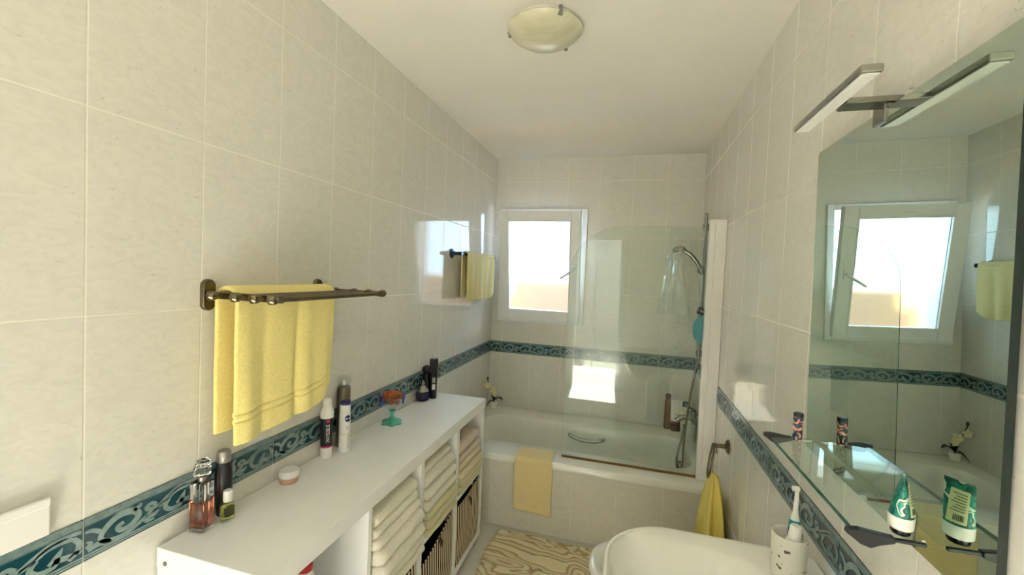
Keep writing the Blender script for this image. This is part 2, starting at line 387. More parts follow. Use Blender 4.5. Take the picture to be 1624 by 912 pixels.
# ------------------------------------------------------------------ room shell
T = 0.12
bm = nb(); box(bm, XL - T, XR + T, YF - T, YB + T, -0.1, 0); struct(link('floor', bm, M['floor']))
bm = nb(); box(bm, XL - T, XR + T, YF - T, YB + T, ZC, ZC + 0.1); struct(link('ceiling', bm, M['paint']))
bm = nb(); box(bm, XL - T, XL, YF - T, YB + T, 0, ZC); struct(link('wall_left', bm, M['tile_y']))
bm = nb(); box(bm, XR, XR + T, YF - T, YB + T, 0, ZC); struct(link('wall_right', bm, M['tile_y']))
WX0, WX1, WZ0, WZ1 = -1.015, -0.375, 1.19, 2.035      # window opening
WT = 0.22
bm = nb()
box(bm, XL, WX0, YB, YB + WT, 0, ZC); box(bm, WX1, XR, YB, YB + WT, 0, ZC)
box(bm, WX0, WX1, YB, YB + WT, 0, WZ0); box(bm, WX0, WX1, YB, YB + WT, WZ1, ZC)
struct(link('wall_back', bm, M['tile_x']))
DX0, DX1, DZ = -0.74, -0.12, 2.08                      # doorway behind the camera
bm = nb()
box(bm, XL, DX0, YF - T, YF, 0, ZC); box(bm, DX1, XR, YF - T, YF, 0, ZC); box(bm, DX0, DX1, YF - T, YF, DZ, ZC)
struct(link('wall_front', bm, M['paint']))
bm = nb()
for x0, x1, z0, z1 in ((DX0 - 0.06, DX0 + 0.015, 0, DZ + 0.06), (DX1 - 0.015, DX1 + 0.06, 0, DZ + 0.06), (DX0 + 0.015, DX1 - 0.015, DZ - 0.015, DZ + 0.06)):
    box(bm, x0, x1, YF - T - 0.01, YF + 0.012, z0, z1)
struct(link('door_1', bm, M['pvc'], bevel=0.003))
# outside, seen through the frosted pane and the gap of the tilted sash
bm = nb(); box(bm, -3.4, 3.0, YB + 0.62, YB + 0.74, -0.1, 1.50); struct(link('wall_garden', bm, M['plaster']))
bm = nb(); box(bm, -3.4, 3.0, YB + WT, YB + 1.0, -0.14, -0.02); struct(link('floor_terrace', bm, M['ground']))

bm = nb(); box(bm, -3.5, 3.0, -3.6, -3.45, -0.1, 2.9); struct(link('wall_patio', bm, M['patio']))  # unseen wall, added to block the sky beyond the doorway
bm = nb(); box(bm, -3.5, 3.0, -3.45, YF - T, -0.14, -0.01); struct(link('floor_patio', bm, M['ground']))
bm = nb(); box(bm, -3.6, -3.5, -3.6, YB + 1.75, -0.14, 2.9); struct(link('wall_yard', bm, M['patio']))

# ------------------------------------------------------------------ decorated border
def ribbon(pts, wid):
    """2D ribbon: centre line and width -> list of quads"""
    P = [Vector((p.x, p.y)) for p in smooth_path([(a, b, 0) for a, b in pts], 7)]
    n = len(P); L, R_ = [], []
    for i in range(n):
        d = (P[min(i + 1, n - 1)] - P[max(i - 1, 0)]).normalized(); nn = Vector((-d.y, d.x))
        t = i / (n - 1) * (len(wid) - 1); k = min(int(t), len(wid) - 2); w_ = wid[k] * (1 - (t - k)) + wid[k + 1] * (t - k)
        L.append(P[i] + nn * w_ / 2); R_.append(P[i] - nn * w_ / 2)
    return [(L[i], L[i + 1], R_[i + 1], R_[i]) for i in range(n - 1)]
def blob(cx, cy, rx, ry, rot=0, n=12):
    c, s = math.cos(rot), math.sin(rot)
    return [Vector((cx + rx * math.cos(a) * c - ry * math.sin(a) * s, cy + rx * math.cos(a) * s + ry * math.sin(a) * c)) for a in [2 * PI * k / n for k in range(n)]]
RB = [  # unit tile: u 0..1 along, v 0..1 across the dark field
    ([(0.16, 0.10), (0.12, 0.34), (0.17, 0.68), (0.27, 0.90), (0.38, 0.80), (0.42, 0.52), (0.36, 0.28), (0.28, 0.26), (0.25, 0.44), (0.30, 0.54)], [.055, .06, .075, .085, .08, .075, .06, .06, .05]),
    ([(0.38, 0.80), (0.43, 0.90), (0.44, 1.0)], [.05, .05, .03]),
    ([(0.12, 0.60), (0.06, 0.78), (0.0, 0.82)], [.05, .05, .03]),
    ([(0.15, 0.14), (0.26, 0.02), (0.38, 0.10), (0.50, 0.36), (0.54, 0.50)], [.05, .055, .05, .045, .04]),
    ([(0.48, 0.30), (0.55, 0.24), (0.60, 0.34)], [.04, .06, .03]),
    ([(0.47, 0.22), (0.50, 0.10), (0.56, 0.06)], [.05, .05, .02]),
    ([(0.03, 0.06), (0.10, 0.16), (0.16, 0.10), (0.20, 0.0)], [.04, .07, .08, .04]),
    ([(0.58, 0.62), (0.54, 0.76), (0.49, 0.70), (0.51, 0.56), (0.60, 0.56), (0.68, 0.74), (0.78, 0.93), (0.90, 0.97), (1.0, 0.90)], [.05, .05, .05, .05, .045, .05, .05, .05, .04]),
    ([(0.60, 0.50), (0.68, 0.62), (0.76, 0.82), (0.86, 0.86), (0.93, 0.78)], [.04, .045, .05, .06, .04]),
    ([(0.70, 0.62), (0.66, 0.36), (0.71, 0.12), (0.80, 0.12), (0.83, 0.34)], [.05, .06, .06, .06, .06]),
    ([(0.78, 0.20), (0.83, 0.44), (0.86, 0.66)], [.07, .07, .015]),
    ([(0.82, 0.28), (0.90, 0.22), (0.95, 0.28)], [.07, .06, .02]),
    ([(0.93, 0.80), (0.97, 0.52), (0.95, 0.24), (0.90, 0.06)], [.05, .06, .06, .05]),
    ([(0.95, 0.24), (1.0, 0.14)], [.05, .03]),
    ([(0.0, 0.14), (0.05, 0.30), (0.02, 0.44)], [.05, .05, .02]),
]
def border(name, P, length, start):
    """P(u, v, h): place along the wall, height, relief out of the wall"""
    bm = nb(); H = ZB1 - ZB0
    def quadf(a, mi):
        f = bm.faces.new([bm.verts.new(P(*q)) for q in a]); f.material_index = mi
    def slab(u0, u1, v0, v1, h, mi):
        vs = [bm.verts.new(P(u, v, hh)) for u in (u0, u1) for v in (v0, v1) for hh in (0, h)]
        for f in ((0, 1, 3, 2), (4, 6, 7, 5), (0, 4, 5, 1), (2, 3, 7, 6), (0, 2, 6, 4), (1, 5, 7, 3)):
            fc = bm.faces.new([vs[i] for i in f]); fc.material_index = mi
    u = start - 0.2501 * math.ceil(start / 0.2501)
    slab(0, length, 0, H, 0.0010, 5)
    while u < length:
        a, b = max(0, u + 0.0012), min(length, u + 0.2501 - 0.0012)
        if b > a:
            slab(a, b, 0.0, H, 0.0020, 0)                       # teal tile body
            slab(a, b, H - 0.016, H, 0.0026, 1)                 # paler band along the top
            slab(a, b, H - 0.0185, H - 0.0172, 0.0024, 1)
            slab(a, b, 0.0085, 0.0125, 0.0026, 2); slab(a, b, 0.0028, 0.0068, 0.0026, 2)
            f0, f1 = 0.0150, H - 0.0200
            for pts, wd in RB:
                for q in ribbon([(x * 0.25, f0 + y * (f1 - f0)) for x, y in pts], [k * 0.25 * 0.74 for k in wd]):
                    pp = [(u + p_.x, min(max(p_.y, f0 - 0.002), f1 + 0.002)) for p_ in q]
                    if all(a <= x <= b for x, y in pp): quadf([(x, y, 0.0030) for x, y in pp], 2)
        u += 0.2501
    return struct(link(name, bm, [M['teal'], M['band'], M['scroll'], M['line'], M['line'], M['groutm']]))
border('trim_1', lambda u, v, h: (XL + h, YF + u, ZB0 + v), YB - YF, (YB - YF) % 0.2501)
border('trim_2', lambda u, v, h: (XL + u, YB - h, ZB0 + v), XR - XL, (XR - XL) % 0.2501)
border('trim_3', lambda u, v, h: (XR - h, YB - u, ZB0 + v), YB - YF, 0.0)

# ------------------------------------------------------------------ window, sash tilted inwards at the top
win = bpy.data.objects.new('window_1', None); COL.objects.link(win); win.location = (0, 0, 0); struct(win)
def frame_bars(bm, x0, x1, z0, z1, w_, y0, y1):
    box(bm, x0, x0 + w_, y0, y1, z0, z1); box(bm, x1 - w_, x1, y0, y1, z0, z1)
    box(bm, x0 + w_, x1 - w_, y0, y1, z0, z0 + w_); box(bm, x0 + w_, x1 - w_, y0, y1, z1 - w_, z1)
bm = nb(); frame_bars(bm, -1.05, -0.342, 1.152, 2.075, 0.042, YB - 0.022, YB + 0.045)
link('window_frame', bm, M['pvc'], win, bevel=0.004)
SH = Vector((0, YB - 0.03, 1.180)); TILT = math.radians(9.0)
def sash_pt(o):
    o.parent = win; o.location = SH; o.rotation_euler = (TILT, 0, 0)
    return o
bm = nb(); frame_bars(bm, -1.022, -0.372, 0.0, 0.868, 0.078, -0.028, 0.028)
sash = sash_pt(link('sash', bm, M['pvc'], bevel=0.005))
bm = nb(); box(bm, -0.944, -0.450, -0.004, 0.004, 0.078, 0.790)
o = link('frosted_pane', bm, M['frost'], sash)
bm = nb(); frame_bars(bm, -0.947, -0.447, 0.075, 0.793, 0.010, -0.034, -0.026)
link('glazing_bead', bm, M['pvc'], sash)
bm = nb(); box(bm, -0.418, -0.396, -0.045, -0.028, 0.40, 0.46)
tube(bm, [(-0.407, -0.05, 0.435), (-0.407, -0.062, 0.435), (-0.43, -0.066, 0.415), (-0.515, -0.066, 0.355)], [0.009, 0.010, 0.010, 0.008], 10)
link('window_handle', bm, M['pvc'], sash, smooth=True)
bm = nb()
for z in (0.03,):
    tube(bm, [(-1.035, YB - 0.03, 1.175), (-1.035, YB - 0.03, 1.235)], 0.007, 8)
link('hinge', bm, M['pvc'], win, smooth=True)

# ------------------------------------------------------------------ bathtub
tub = thing('bathtub', (-0.306, 2.89, 0), 'long white bathtub with a tiled front under the window', 'bathtub')
def tl(bm): 
    for v in bm.verts: v.co -= Vector((-0.306, 2.89, 0))
bm = nb(); ZR = 0.442; n = 20
cx, cy = (XL + XR) / 2, (2.428 + YB) / 2; hx, hy = (XR - XL) / 2 - 0.002, (YB - 2.428) / 2 - 0.001
ix, iy = -0.29, 2.885
loops = [rrect(cx, cy, hx, hy, 0.012, 0.402, n), rrect(cx, cy, hx, hy, 0.012, ZR - 0.012, n), rrect(cx, cy, hx - 0.006, hy - 0.006, 0.012, ZR - 0.002, n),
         rrect(cx, cy, hx - 0.014, hy - 0.014, 0.012, ZR, n),
         rrect(ix, iy, 0.715, 0.262, 0.13, ZR, n), rrect(ix, iy, 0.705, 0.252, 0.13, ZR - 0.006, n), rrect(ix, iy, 0.697, 0.244, 0.13, ZR - 0.025, n)]
for t in (0.2, 0.45, 0.7, 0.88, 0.97):
    loops.append(rrect(ix + 0.035 * t, iy, 0.697 - 0.10 * t - (0.03 if t > .9 else 0), 0.244 - 0.045 * t - (0.03 if t > .9 else 0), 0.13, ZR - 0.025 - 0.355 * t, n))
loops.append(rrect(ix + 0.035, iy, 0.50, 0.12, 0.10, 0.058, n))
loft(bm, loops, False, True); tl(bm)
link('tub_shell', bm, M['enamel'], tub, smooth=True)
bm = nb(); box(bm, XL + 0.001, XR - 0.001, 2.437, 2.50, 0.0, 0.405); tl(bm)
link('tiled_apron', bm, M['tile_apron'], tub)
bm = nb(); gx0, gx1 = -0.375, -0.130
tube(bm, smooth_path([(gx0 - 0.002, 3.118, 0.362), (gx0 + 0.012, 3.085, 0.368), (-0.30, 3.075, 0.352), (-0.20, 3.075, 0.350), (gx1 - 0.012, 3.085, 0.362), (gx1, 3.116, 0.358)], 6), 0.013, 12); tl(bm)
link('grab_handle', bm, M['steel'], tub, smooth=True)
bm = nb()
cyl = []
for r, x in ((0.0, 0.362), (0.030, 0.362), (0.034, 0.366), (0.034, 0.376)):
    cyl.append([(x, 2.90 + r * 0.8 * math.cos(2 * PI * k / 24), 0.335 + r * 1.25 * math.sin(2 * PI * k / 24)) for k in range(24)])
loft(bm, cyl, False, True); tl(bm); link('overflow_cap', bm, M['chrome'], tub, smooth=True)

# ------------------------------------------------------------------ shower screen with its white wall profile
YS = 2.536
scr = thing('shower_screen', (0.03, YS, ZR), 'clear glass bath screen with a rounded upper corner and white wall profile', 'shower screen')
def rel(bm, loc):
    for v in bm.verts: v.co -= Vector(loc)
bm = nb(); sx0, sx1, sz0, sz1, rr_ = -0.352, 0.412, ZR + 0.008, 1.842, 0.30
out = [(sx0, sz0), (sx1, sz0), (sx1, sz1)] + [(sx0 + rr_ - rr_ * math.sin(a), sz1 - rr_ + rr_ * math.cos(a)) for a in [PI / 2 * k / 24 for k in range(25)]]
rg = loft(bm, [[(x, YS - 0.003, z) for x, z in out], [(x, YS + 0.003, z) for x, z in out]])
for f in bm.faces:
    if len(f.verts) == 4: f.material_index = 1          # the ground edge of the glass
rel(bm, (0.03, YS, ZR)); link('glass_panel', bm, [M['glass_screen'], M['glass_edge']], scr)
bm = nb(); box(bm, sx0 + 0.004, 0.452, YS - 0.007, YS + 0.007, ZR - 0.001, ZR + 0.010); rel(bm, (0.03, YS, ZR)); link('bottom_seal', bm, M['brown_seal'], scr)
bm = nb(); box(bm, 0.408, 0.434, YS - 0.022, YS + 0.022, ZR, 1.870); box(bm, 0.437, XR - 0.001, YS - 0.028, YS + 0.028, ZR, 1.870)
box(bm, 0.430, 0.440, YS - 0.018, YS + 0.018, ZR, 1.868); box(bm, 0.404, XR - 0.001, YS - 0.031, YS + 0.031, 1.868, 1.884)
rel(bm, (0.03, YS, ZR)); link('wall_profile', bm, M['white_pl'], scr, bevel=0.003)

# ------------------------------------------------------------------ shower rail, hand shower, hose, mixer
RX, RY = 0.430, 2.80
rail = thing('shower_rail', (RX, RY, 1.0), 'chrome shower riser rail on right wall behind the screen profile', 'shower rail')
o_ = (RX, RY, 1.0)
bm = nb(); tube(bm, [(RX, RY, 1.05), (RX, RY, 1.962)], 0.011, 14); rel(bm, o_); link('rail_tube', bm, M['chrome'], rail, smooth=True)
for z in (1.10, 1.875):
    bm = nb(); tube(bm, [(XR, RY, z), (RX - 0.018, RY, z)], 0.013, 14); tube(bm, [(XR - 0.001, RY, z), (XR - 0.010, RY, z)], 0.026, 18); tube(bm, [(RX, RY, z - 0.018), (RX, RY, z + 0.018)], 0.016, 14)
    rel(bm, o_); link('rail_bracket', bm, M['chrome'], rail, smooth=True)
bm = nb(); ico(bm, (RX - 0.012, RY, 1.615), 0.026, 3); rel(bm, o_); link('slider', bm, M['chrome'], rail, smooth=True)
hs = thing('hand_shower', (RX - 0.03, RY - 0.01, 1.60), 'chrome hand shower held on the rail slider', 'shower head')
o_ = (RX - 0.03, RY - 0.01, 1.60)
bm = nb(); tube(bm, smooth_path([(RX - 0.006, RY - 0.012, 1.585), (RX - 0.03, RY - 0.012, 1.64), (RX - 0.075, RY - 0.012, 1.70), (RX - 0.125, RY - 0.012, 1.732)], 6), [0.012] * 10 + [0.014] * 9, 12); rel(bm, o_)
link('shower_handle', bm, M['chrome'], hs, smooth=True)
bm = nb(); lathe(bm, [(0.0, 0.014), (0.020, 0.016), (0.036, 0.006), (0.043, -0.006), (0.043, -0.014), (0.036, -0.018), (0.0, -0.018)], n=28)
for v in bm.verts:
    v.co.rotate(Matrix.Rotation(math.radians(-14), 3, 'Y')); v.co += Vector((RX - 0.150, RY - 0.012, 1.738))
rel(bm, o_); link('spray_head', bm, M['chrome'], hs, smooth=True)
hose = nb()
tube(hose, smooth_path([(RX - 0.004, RY - 0.016, 1.58), (RX - 0.002, RY - 0.02, 1.35), (0.445, 2.86, 1.14), (0.418, 2.86, 0.92), (0.404, 2.90, 0.75), (0.398, 2.93, 0.60), (0.392, 2.94, 0.45), (0.390, 2.93, 0.345), (0.375, 2.915, 0.315), (0.355, 2.90, 0.33), (0.350, 2.90, 0.40), (0.372, 2.92, 0.50), (0.386, 2.94, 0.605)], 7), 0.0075, 10)
tag(link('shower_hose', hose, M['chrome'], smooth=True), 'flexible chrome hose looping down from the bath mixer', 'hose')
MY = 2.95
mix = thing('bath_mixer', (0.43, MY, 0.64), 'chrome bath mixer tap on the right wall', 'tap')
o_ = (0.43, MY, 0.64)
bm = nb(); tube(bm, [(XR, MY - 0.07, 0.655), (0.452, MY - 0.07, 0.655)], 0.020, 16); tube(bm, [(XR, MY + 0.07, 0.655), (0.452, MY + 0.07, 0.655)], 0.020, 16)
tube(bm, [(0.448, MY - 0.085, 0.655), (0.448, MY + 0.085, 0.655)], 0.024, 18)
tube(bm, [(0.448, MY, 0.655), (0.448, MY, 0.625)], 0.020, 16); rel(bm, o_); link('mixer_body', bm, M['chrome'], mix, smooth=True)
bm = nb(); tube(bm, smooth_path([(0.448, MY, 0.650), (0.41, MY, 0.650), (0.37, MY - 0.005, 0.645), (0.335, MY - 0.01, 0.622)], 5), [0.018] * 6 + [0.017] * 10, 14); rel(bm, o_); link('spout', bm, M['chrome'], mix, smooth=True)
bm = nb(); tube(bm, smooth_path([(0.446, MY, 0.665), (0.442, MY, 0.700), (0.42, MY - 0.02, 0.722), (0.385, MY - 0.03, 0.742)], 5), [0.020] * 6 + [0.009] * 10, 12); rel(bm, o_); link('lever', bm, M['chrome'], mix, smooth=True)

# clear crinkled plastic pouch below the hand shower
bm = nb()
def pouch(u, v):
    x_ = 0.135 + 0.20 * u - 0.02 * v; z_ = 1.335 + 0.375 * v
    pin = 1 - 0.62 * v; x_ = 0.265 + (x_ - 0.235) * pin
    fold = 0.020 * abs(((u * 5.0 + 0.6 * v) % 1) - 0.5) * 2 + 0.012 * abs(((u * 3.1 - 1.1 * v) % 1) - 0.5) * 2
    return (x_, 2.775 - fold + 0.006 * mnoise.noise(Vector((u * 6, v * 6, 2))), z_)
grid(bm, pouch, 30, 20)
o = link('plastic_pouch', bm, M['crinkle'], smooth=False, solid=0.0008); tag(o, 'clear crinkled plastic pouch with bright glints below the hand shower', 'plastic bag')

# teal bath puff hanging from the rail
puff = thing('bath_puff', (0.428, 2.79, 1.25), 'turquoise bath sponge hanging from the shower rail', 'bath sponge')
bm = nb()
ico(bm, (0, 0, 0), 0.062, 4, sc=(0.68, 0.8, 1.35))
for v in bm.verts:
    nn = mnoise.noise(v.co * 60); v.co *= 1 + 0.10 * nn
link('sponge_body', bm, M['tealp'], puff, smooth=True)
bm = nb()
for k in range(7):
    a = k * 0.9; ico(bm, (0.014 * math.cos(a), 0.016 * math.sin(a), 0.105 + 0.012 * (k % 3)), 0.013, 2)
tube(bm, [(0, 0, 0.11), (0.004, 0.004, 0.15), (0.008, 0.008, 0.19)], 0.004, 8)
link('blue_cord', bm, M['navy_metal'], puff, smooth=True)

# ------------------------------------------------------------------ bottles on the tub corner
b = thing('shampoo_tube', (0.378, 3.285, ZR), 'white squeeze tube with wine-red cap on the tub corner', 'toiletry tube', rz=0.25)
bm = nb(); loops = []
for t in [k / 10 for k in range(11)]:
    z = 0.075 + 0.150 * t; loops.append([(0.040 * (1 + 0.12 * t) * math.cos(a), (0.024 * (1 - t) + 0.002) * math.sin(a), z) for a in [2 * PI * k / 28 for k in range(28)]])
loft(bm, loops); link('tube_body', bm, M['white_pl'], b, smooth=True)
bm = nb(); lathe(bm, [(0.036, 0.0), (0.040, 0.004), (0.040, 0.066), (0.037, 0.075)], n=28, sy=0.62); link('cap', bm, M['wine'], b, smooth=True)
bm = nb(); tube(bm, smooth_path([(-0.022, -0.0155, 0.128), (-0.005, -0.0175, 0.122), (0.014, -0.0165, 0.120), (0.028, -0.014, 0.130)], 5), 0.0022, 6); link('printed_wave', bm, M['ink'], b)
b = thing('shower_gel_bottle', (0.43, 3.25, ZR), 'slim pale bottle with dark cap behind the bath mixer', 'bottle')
bm = nb(); lathe(bm, [(0.026, 0), (0.028, 0.004), (0.028, 0.175), (0.020, 0.190), (0.012, 0.194)]); link('bottle_body', bm, M['label_w'], b, smooth=True)
bm = nb(); lathe(bm, [(0.018, 0.194), (0.019, 0.197), (0.019, 0.225), (0.016, 0.230)]); link('cap', bm, M['black'], b, smooth=True)
b = thing('wine_bottle_of_gel', (0.318, 3.315, ZR), 'dark wine-red bottle behind the white squeeze tube', 'bottle')
bpy.data.objects[b.name].name = 'conditioner_bottle'
bm = nb(); lathe(bm, [(0.026, 0), (0.029, 0.005), (0.029, 0.20), (0.018, 0.222)], sx=0.8); link('bottle_body', bm, M['brown_seal'], b, smooth=True)
bm = nb(); lathe(bm, [(0.018, 0.222), (0.019, 0.226), (0.019, 0.252), (0.014, 0.258)]); link('cap', bm, M['wine'], b, smooth=True)
b = thing('cream_pot', (0.452, 3.07, 0.0), 'tall off-white plastic beaker beside the bath mixer', 'beaker')
b.location = (0.455, 3.12, ZR)
bm = nb(); lathe(bm, [(0.026, 0), (0.028, 0.003), (0.034, 0.215), (0.031, 0.215), (0.026, 0.006)], n=28, cap1=True); link('beaker_body', bm, M['white_pl'], b, smooth=True)

# ------------------------------------------------------------------ orchid on the ledge
orc = thing('orchid', (-1.02, 3.25, ZR), 'small white orchid in a white pot on the tub corner', 'plant')
bm = nb(); lathe(bm, [(0.020, 0), (0.026, 0.003), (0.031, 0.055), (0.028, 0.055), (0.024, 0.045)], n=24); link('pot', bm, M['ceramic'], orc, smooth=True)
bm = nb(); stem = smooth_path([(0, 0, 0.045), (-0.012, 0, 0.10), (-0.032, -0.004, 0.155), (-0.05, -0.004, 0.20), (-0.058, -0.004, 0.232)], 6); tube(bm, stem, 0.0032, 6); link('stem', bm, M['stem'], orc, smooth=True)
for (dx, dy, dz), ln_, wd in (((0.085, -0.03, 0.028), 1, 0.028), ((-0.055, -0.035, -0.048), 1, 0.020), ((0.035, -0.02, 0.05), 1, 0.022), ((-0.035, 0.03, 0.03), 1, 0.02)):
    bm = nb(); A = Vector((0, 0, 0.055)); B = A + Vector((dx, dy, dz)); side = Vector((-dy, dx, 0)).normalized()
    if side.length == 0: side = Vector((0, 1, 0))
    def lf(u, v, A=A, B=B, side=side, wd=wd):
        c = A.lerp(B, u) + Vector((0, 0, 0.02 * math.sin(PI * u))); ww = wd * math.sin(PI * min(1, u * 0.93 + 0.05)) ** 0.8
        return c + side * ww * (v - 0.5) * 2 * 0.6 + Vector((0, 0, 0.35 * ww * abs(v - 0.5) * 2))
    grid(bm, lf, 10, 4); link('leaf', bm, M['leafm'], orc, smooth=True, solid=0.0018)
def flower(c, r, fx, name='blossom'):
    bm = nb()
    for k in range(5):
        a = 2 * PI * k / 5 + fx
        def pf(u, v, a=a):
            w_ = 0.42 * r * math.sin(PI * min(1, 0.12 + u * 0.88)) ** 0.6
            d = Vector((math.cos(a), -0.25, math.sin(a))); s = Vector((-math.sin(a), 0, math.cos(a)))
            return Vector(c) + d * r * u + s * w_ * (v - 0.5) * 2 + Vector((0, -0.25 * r * math.sin(PI * u), 0))
        grid(bm, pf, 5, 4)
    ico(bm, (c[0], c[1] - 0.006, c[2]), r * 0.2, 1)
    return link(name, bm, M['petal'], orc, smooth=True, solid=0.0012)
flower((-0.050, -0.010, 0.182), 0.030, 0.3); flower((0.000, -0.012, 0.150), 0.034, 0.9); flower((0.012, -0.014, 0.118), 0.024, 0.1)
bm = nb(); ico(bm, (-0.058, -0.004, 0.238), 0.010, 2, sc=(0.8, 0.8, 1.5)); link('bud', bm, M['stem'], orc, smooth=True)

# ------------------------------------------------------------------ cloth helpers
def add_sol(o, t): 
    md = o.modifiers.new('thickness', 'SOLIDIFY'); md.thickness = t; md.offset = 0
    md = o.modifiers.new('soft', 'SUBSURF'); md.levels = 1; md.render_levels = 1
    return o
# apricot mat over the tub rim
bm = nb()
def matf(u, v):
    x = -0.612 + 0.228 * u
    L = 0.30 + 0.165; s = v * L; top = 0.14
    x += 0.012 * (v - 0.5) * u
    zt = ZR + 0.006
    if s < top: y = 2.428 + top - 0.006 - s; z = zt + 0.0015
    elif s < top + 0.02:
        a = (s - top) / 0.02 * PI / 2; y = 2.428 + 0.0 - 0.010 * math.sin(a); z = zt - 0.010 * (1 - math.cos(a))
    else:
        d = s - top - 0.02; y = 2.416 - 0.006 * math.sin(6 * d + 4 * u); z = zt - 0.010 - d * (1 + 0.06 * u)
    return (x + 0.003 * math.sin(9 * v + 3 * u), y + 0.002 * mnoise.noise(Vector((u * 7, v * 9, 1))), z)
grid(bm, matf, 16, 40); o = link('hand_towel', bm, M['matt'], smooth=True, auto=False); add_sol(o, 0.009)
tag(o, 'apricot bath mat towel folded over the tub rim', 'towel')

def hanging(name, cx_, y0, y1, ztop, xback, xfront, zbot_b, zbot_f, mat, label, folds, thick, hem=True, slant=0.0, seed=0, amp=0.006):
    """towel over a rail: back layer, turn, front layer"""
    bm = nb(); r = (xfront - xback) / 2; xm = (xfront + xback) / 2
    Lb, Lf = ztop - r - zbot_b, ztop - r - zbot_f; arc = PI * r; L = Lb + arc + Lf
    def f(u, v):
        y = y0 + (y1 - y0) * u; s = v * L
        if s < Lb: z = zbot_b + s; x = xback; side = -1; dd = (Lb - s) / Lb
        elif s < Lb + arc: a = (s - Lb) / r; x = xm - r * math.cos(a); z = ztop - r + r * math.sin(a); side = 0; dd = 0
        else: d = s - Lb - arc; z = ztop - r - d; x = xfront; side = 1; dd = d / Lf
        w_ = 0
        for (fc, fw, fa) in folds: w_ += fa * math.exp(-((u - fc) / fw) ** 2)
        x += (w_ * (0.25 + dd) if side == 1 else 0.4 * w_ * dd) + amp * mnoise.noise(Vector((u * 4, v * 5, seed)))
        y += 0.010 * dd * mnoise.noise(Vector((u * 2, v * 3, seed + 5)))
        if side == 1: z += slant * (u - 0.5) * dd + 0.012 * math.sin(PI * u) * dd * (-1 if seed % 2 else 1) * 0.5
        if hem and side == 1 and abs(dd - 0.79) < 0.010: x -= 0.005
        if hem and side == 1 and abs(dd - 0.84) < 0.010: x -= 0.005
        if side == 1 and u > 0.8: z += 0.05 * ((u - 0.8) / 0.2) ** 2 * dd ** 3
        return (x, y, z)
    grid(bm, f, 48, 220); o = link(name, bm, mat, smooth=True, auto=False)
    add_sol(o, thick); return tag(o, label, 'towel')
hanging('bath_towel', 0, 0.872, 1.262, 1.472, -1.066, -0.998, 1.072, 1.068, M['yellow'],
        'yellow terry towel draped over the bronze rack', [(0.09, 0.07, 0.012), (0.24, 0.04, -0.006), (0.55, 0.03, -0.012), (0.66, 0.05, 0.006), (0.98, 0.06, -0.014)], 0.013, slant=0.035, seed=3, amp=0.003)
hanging('bath_towel', 0, 2.56, 3.12, 1.672, -1.062, -1.020, 1.375, 1.345, M['yellow_pale'],
        'pale yellow towel hung on the wall bar next to the window', [(0.1, 0.05, 0.02), (0.25, 0.04, -0.012), (0.42, 0.05, 0.012), (0.6, 0.05, -0.012), (0.8, 0.06, -0.02)], 0.010, hem=False, slant=-0.01, seed=8, amp=0.004)

# bar for the back towel
br = thing('towel_bar', (XL, 2.80, 1.655), 'dark blue metal towel bar beside the window', 'towel rail')
o_ = (XL, 2.80, 1.655)
bm = nb(); tube(bm, [(-1.041, 2.475, 1.655), (-1.041, 3.16, 1.655)], 0.008, 12); rel(bm, o_); link('bar', bm, M['navy_metal'], br, smooth=True)
for y in (2.485, 3.15):
    bm = nb(); tube(bm, [(XL, y, 1.655), (XL + 0.008, y, 1.655), (XL + 0.012, y, 1.655), (XL + 0.04, y, 1.655), (XL + 0.075, y, 1.655)], [0.030, 0.030, 0.014, 0.011, 0.013], 18); rel(bm, o_); link('wall_mount', bm, M['navy_metal'], br, smooth=True)

# ------------------------------------------------------------------ bronze towel rack
rk = thing('towel_rack', (XL, 1.085, 1.45), 'dark bronze wall rack of four rods holding yellow towel', 'towel rack')
o_ = (XL, 1.085, 1.45)
px = [-1.045, -0.967, -0.906, -0.850]
for y in (0.877, 1.293):
    bm = nb(); lp = []
    for x, s in ((XL, 1.0), (XL + 0.008, 1.0), (XL + 0.012, 0.86)):
        L = []
        for k in range(32):
            a = 2 * PI * k / 32; dy = 0.019 * s * math.cos(a); dz = 0.019 * s * math.sin(a) + (0.024 if math.sin(a) >= 0 else -0.024)
            L.append((x, y + dy, 1.45 + dz))
        lp.append(L)
    loft(bm, lp); tube(bm, [(XL + 0.01, y, 1.445), (XL + 0.028, y, 1.452)], 0.010, 12); rel(bm, o_); link('wall_plate', bm, M['bronze'], rk, smooth=True)
for y in (0.868, 1.300):
    bm = nb(); box(bm, XL + 0.020, -0.842, y - 0.005, y + 0.005, 1.442, 1.461); rel(bm, o_); link('side_arm', bm, M['bronze'], rk, bevel=0.002)
for x in px:
    bm = nb(); tube(bm, [(x, 0.85, 1.4515), (x, 1.318, 1.4515)], 0.0075, 12)
    for y, s in ((0.843, -1), (1.325, 1)):
        tube(bm, [(x, y + 0.014 * -s, 1.4515), (x, y + 0.008 * -s, 1.4515), (x, y + 0.006 * s, 1.4515), (x, y + 0.012 * s, 1.4515)], [0.0080, 0.0125, 0.0125, 0.006], 14)
    rel(bm, o_); link('rod', bm, M['bronze'], rk, smooth=True)

# ------------------------------------------------------------------ socket box low on the left wall
so = thing('wall_socket', (XL, 0.46, 1.03), 'white wall socket cover above the tiled border', 'socket')
bm = nb(); box(bm, 0, 0.011, -0.11, 0.094, -0.050, 0.026); link('cover_plate', bm, M['white_pl'], so, bevel=0.003)
bm = nb(); box(bm, 0.009, 0.018, -0.108, 0.092, 0.012, 0.030); link('lid', bm, M['white_pl'], so, bevel=0.003)

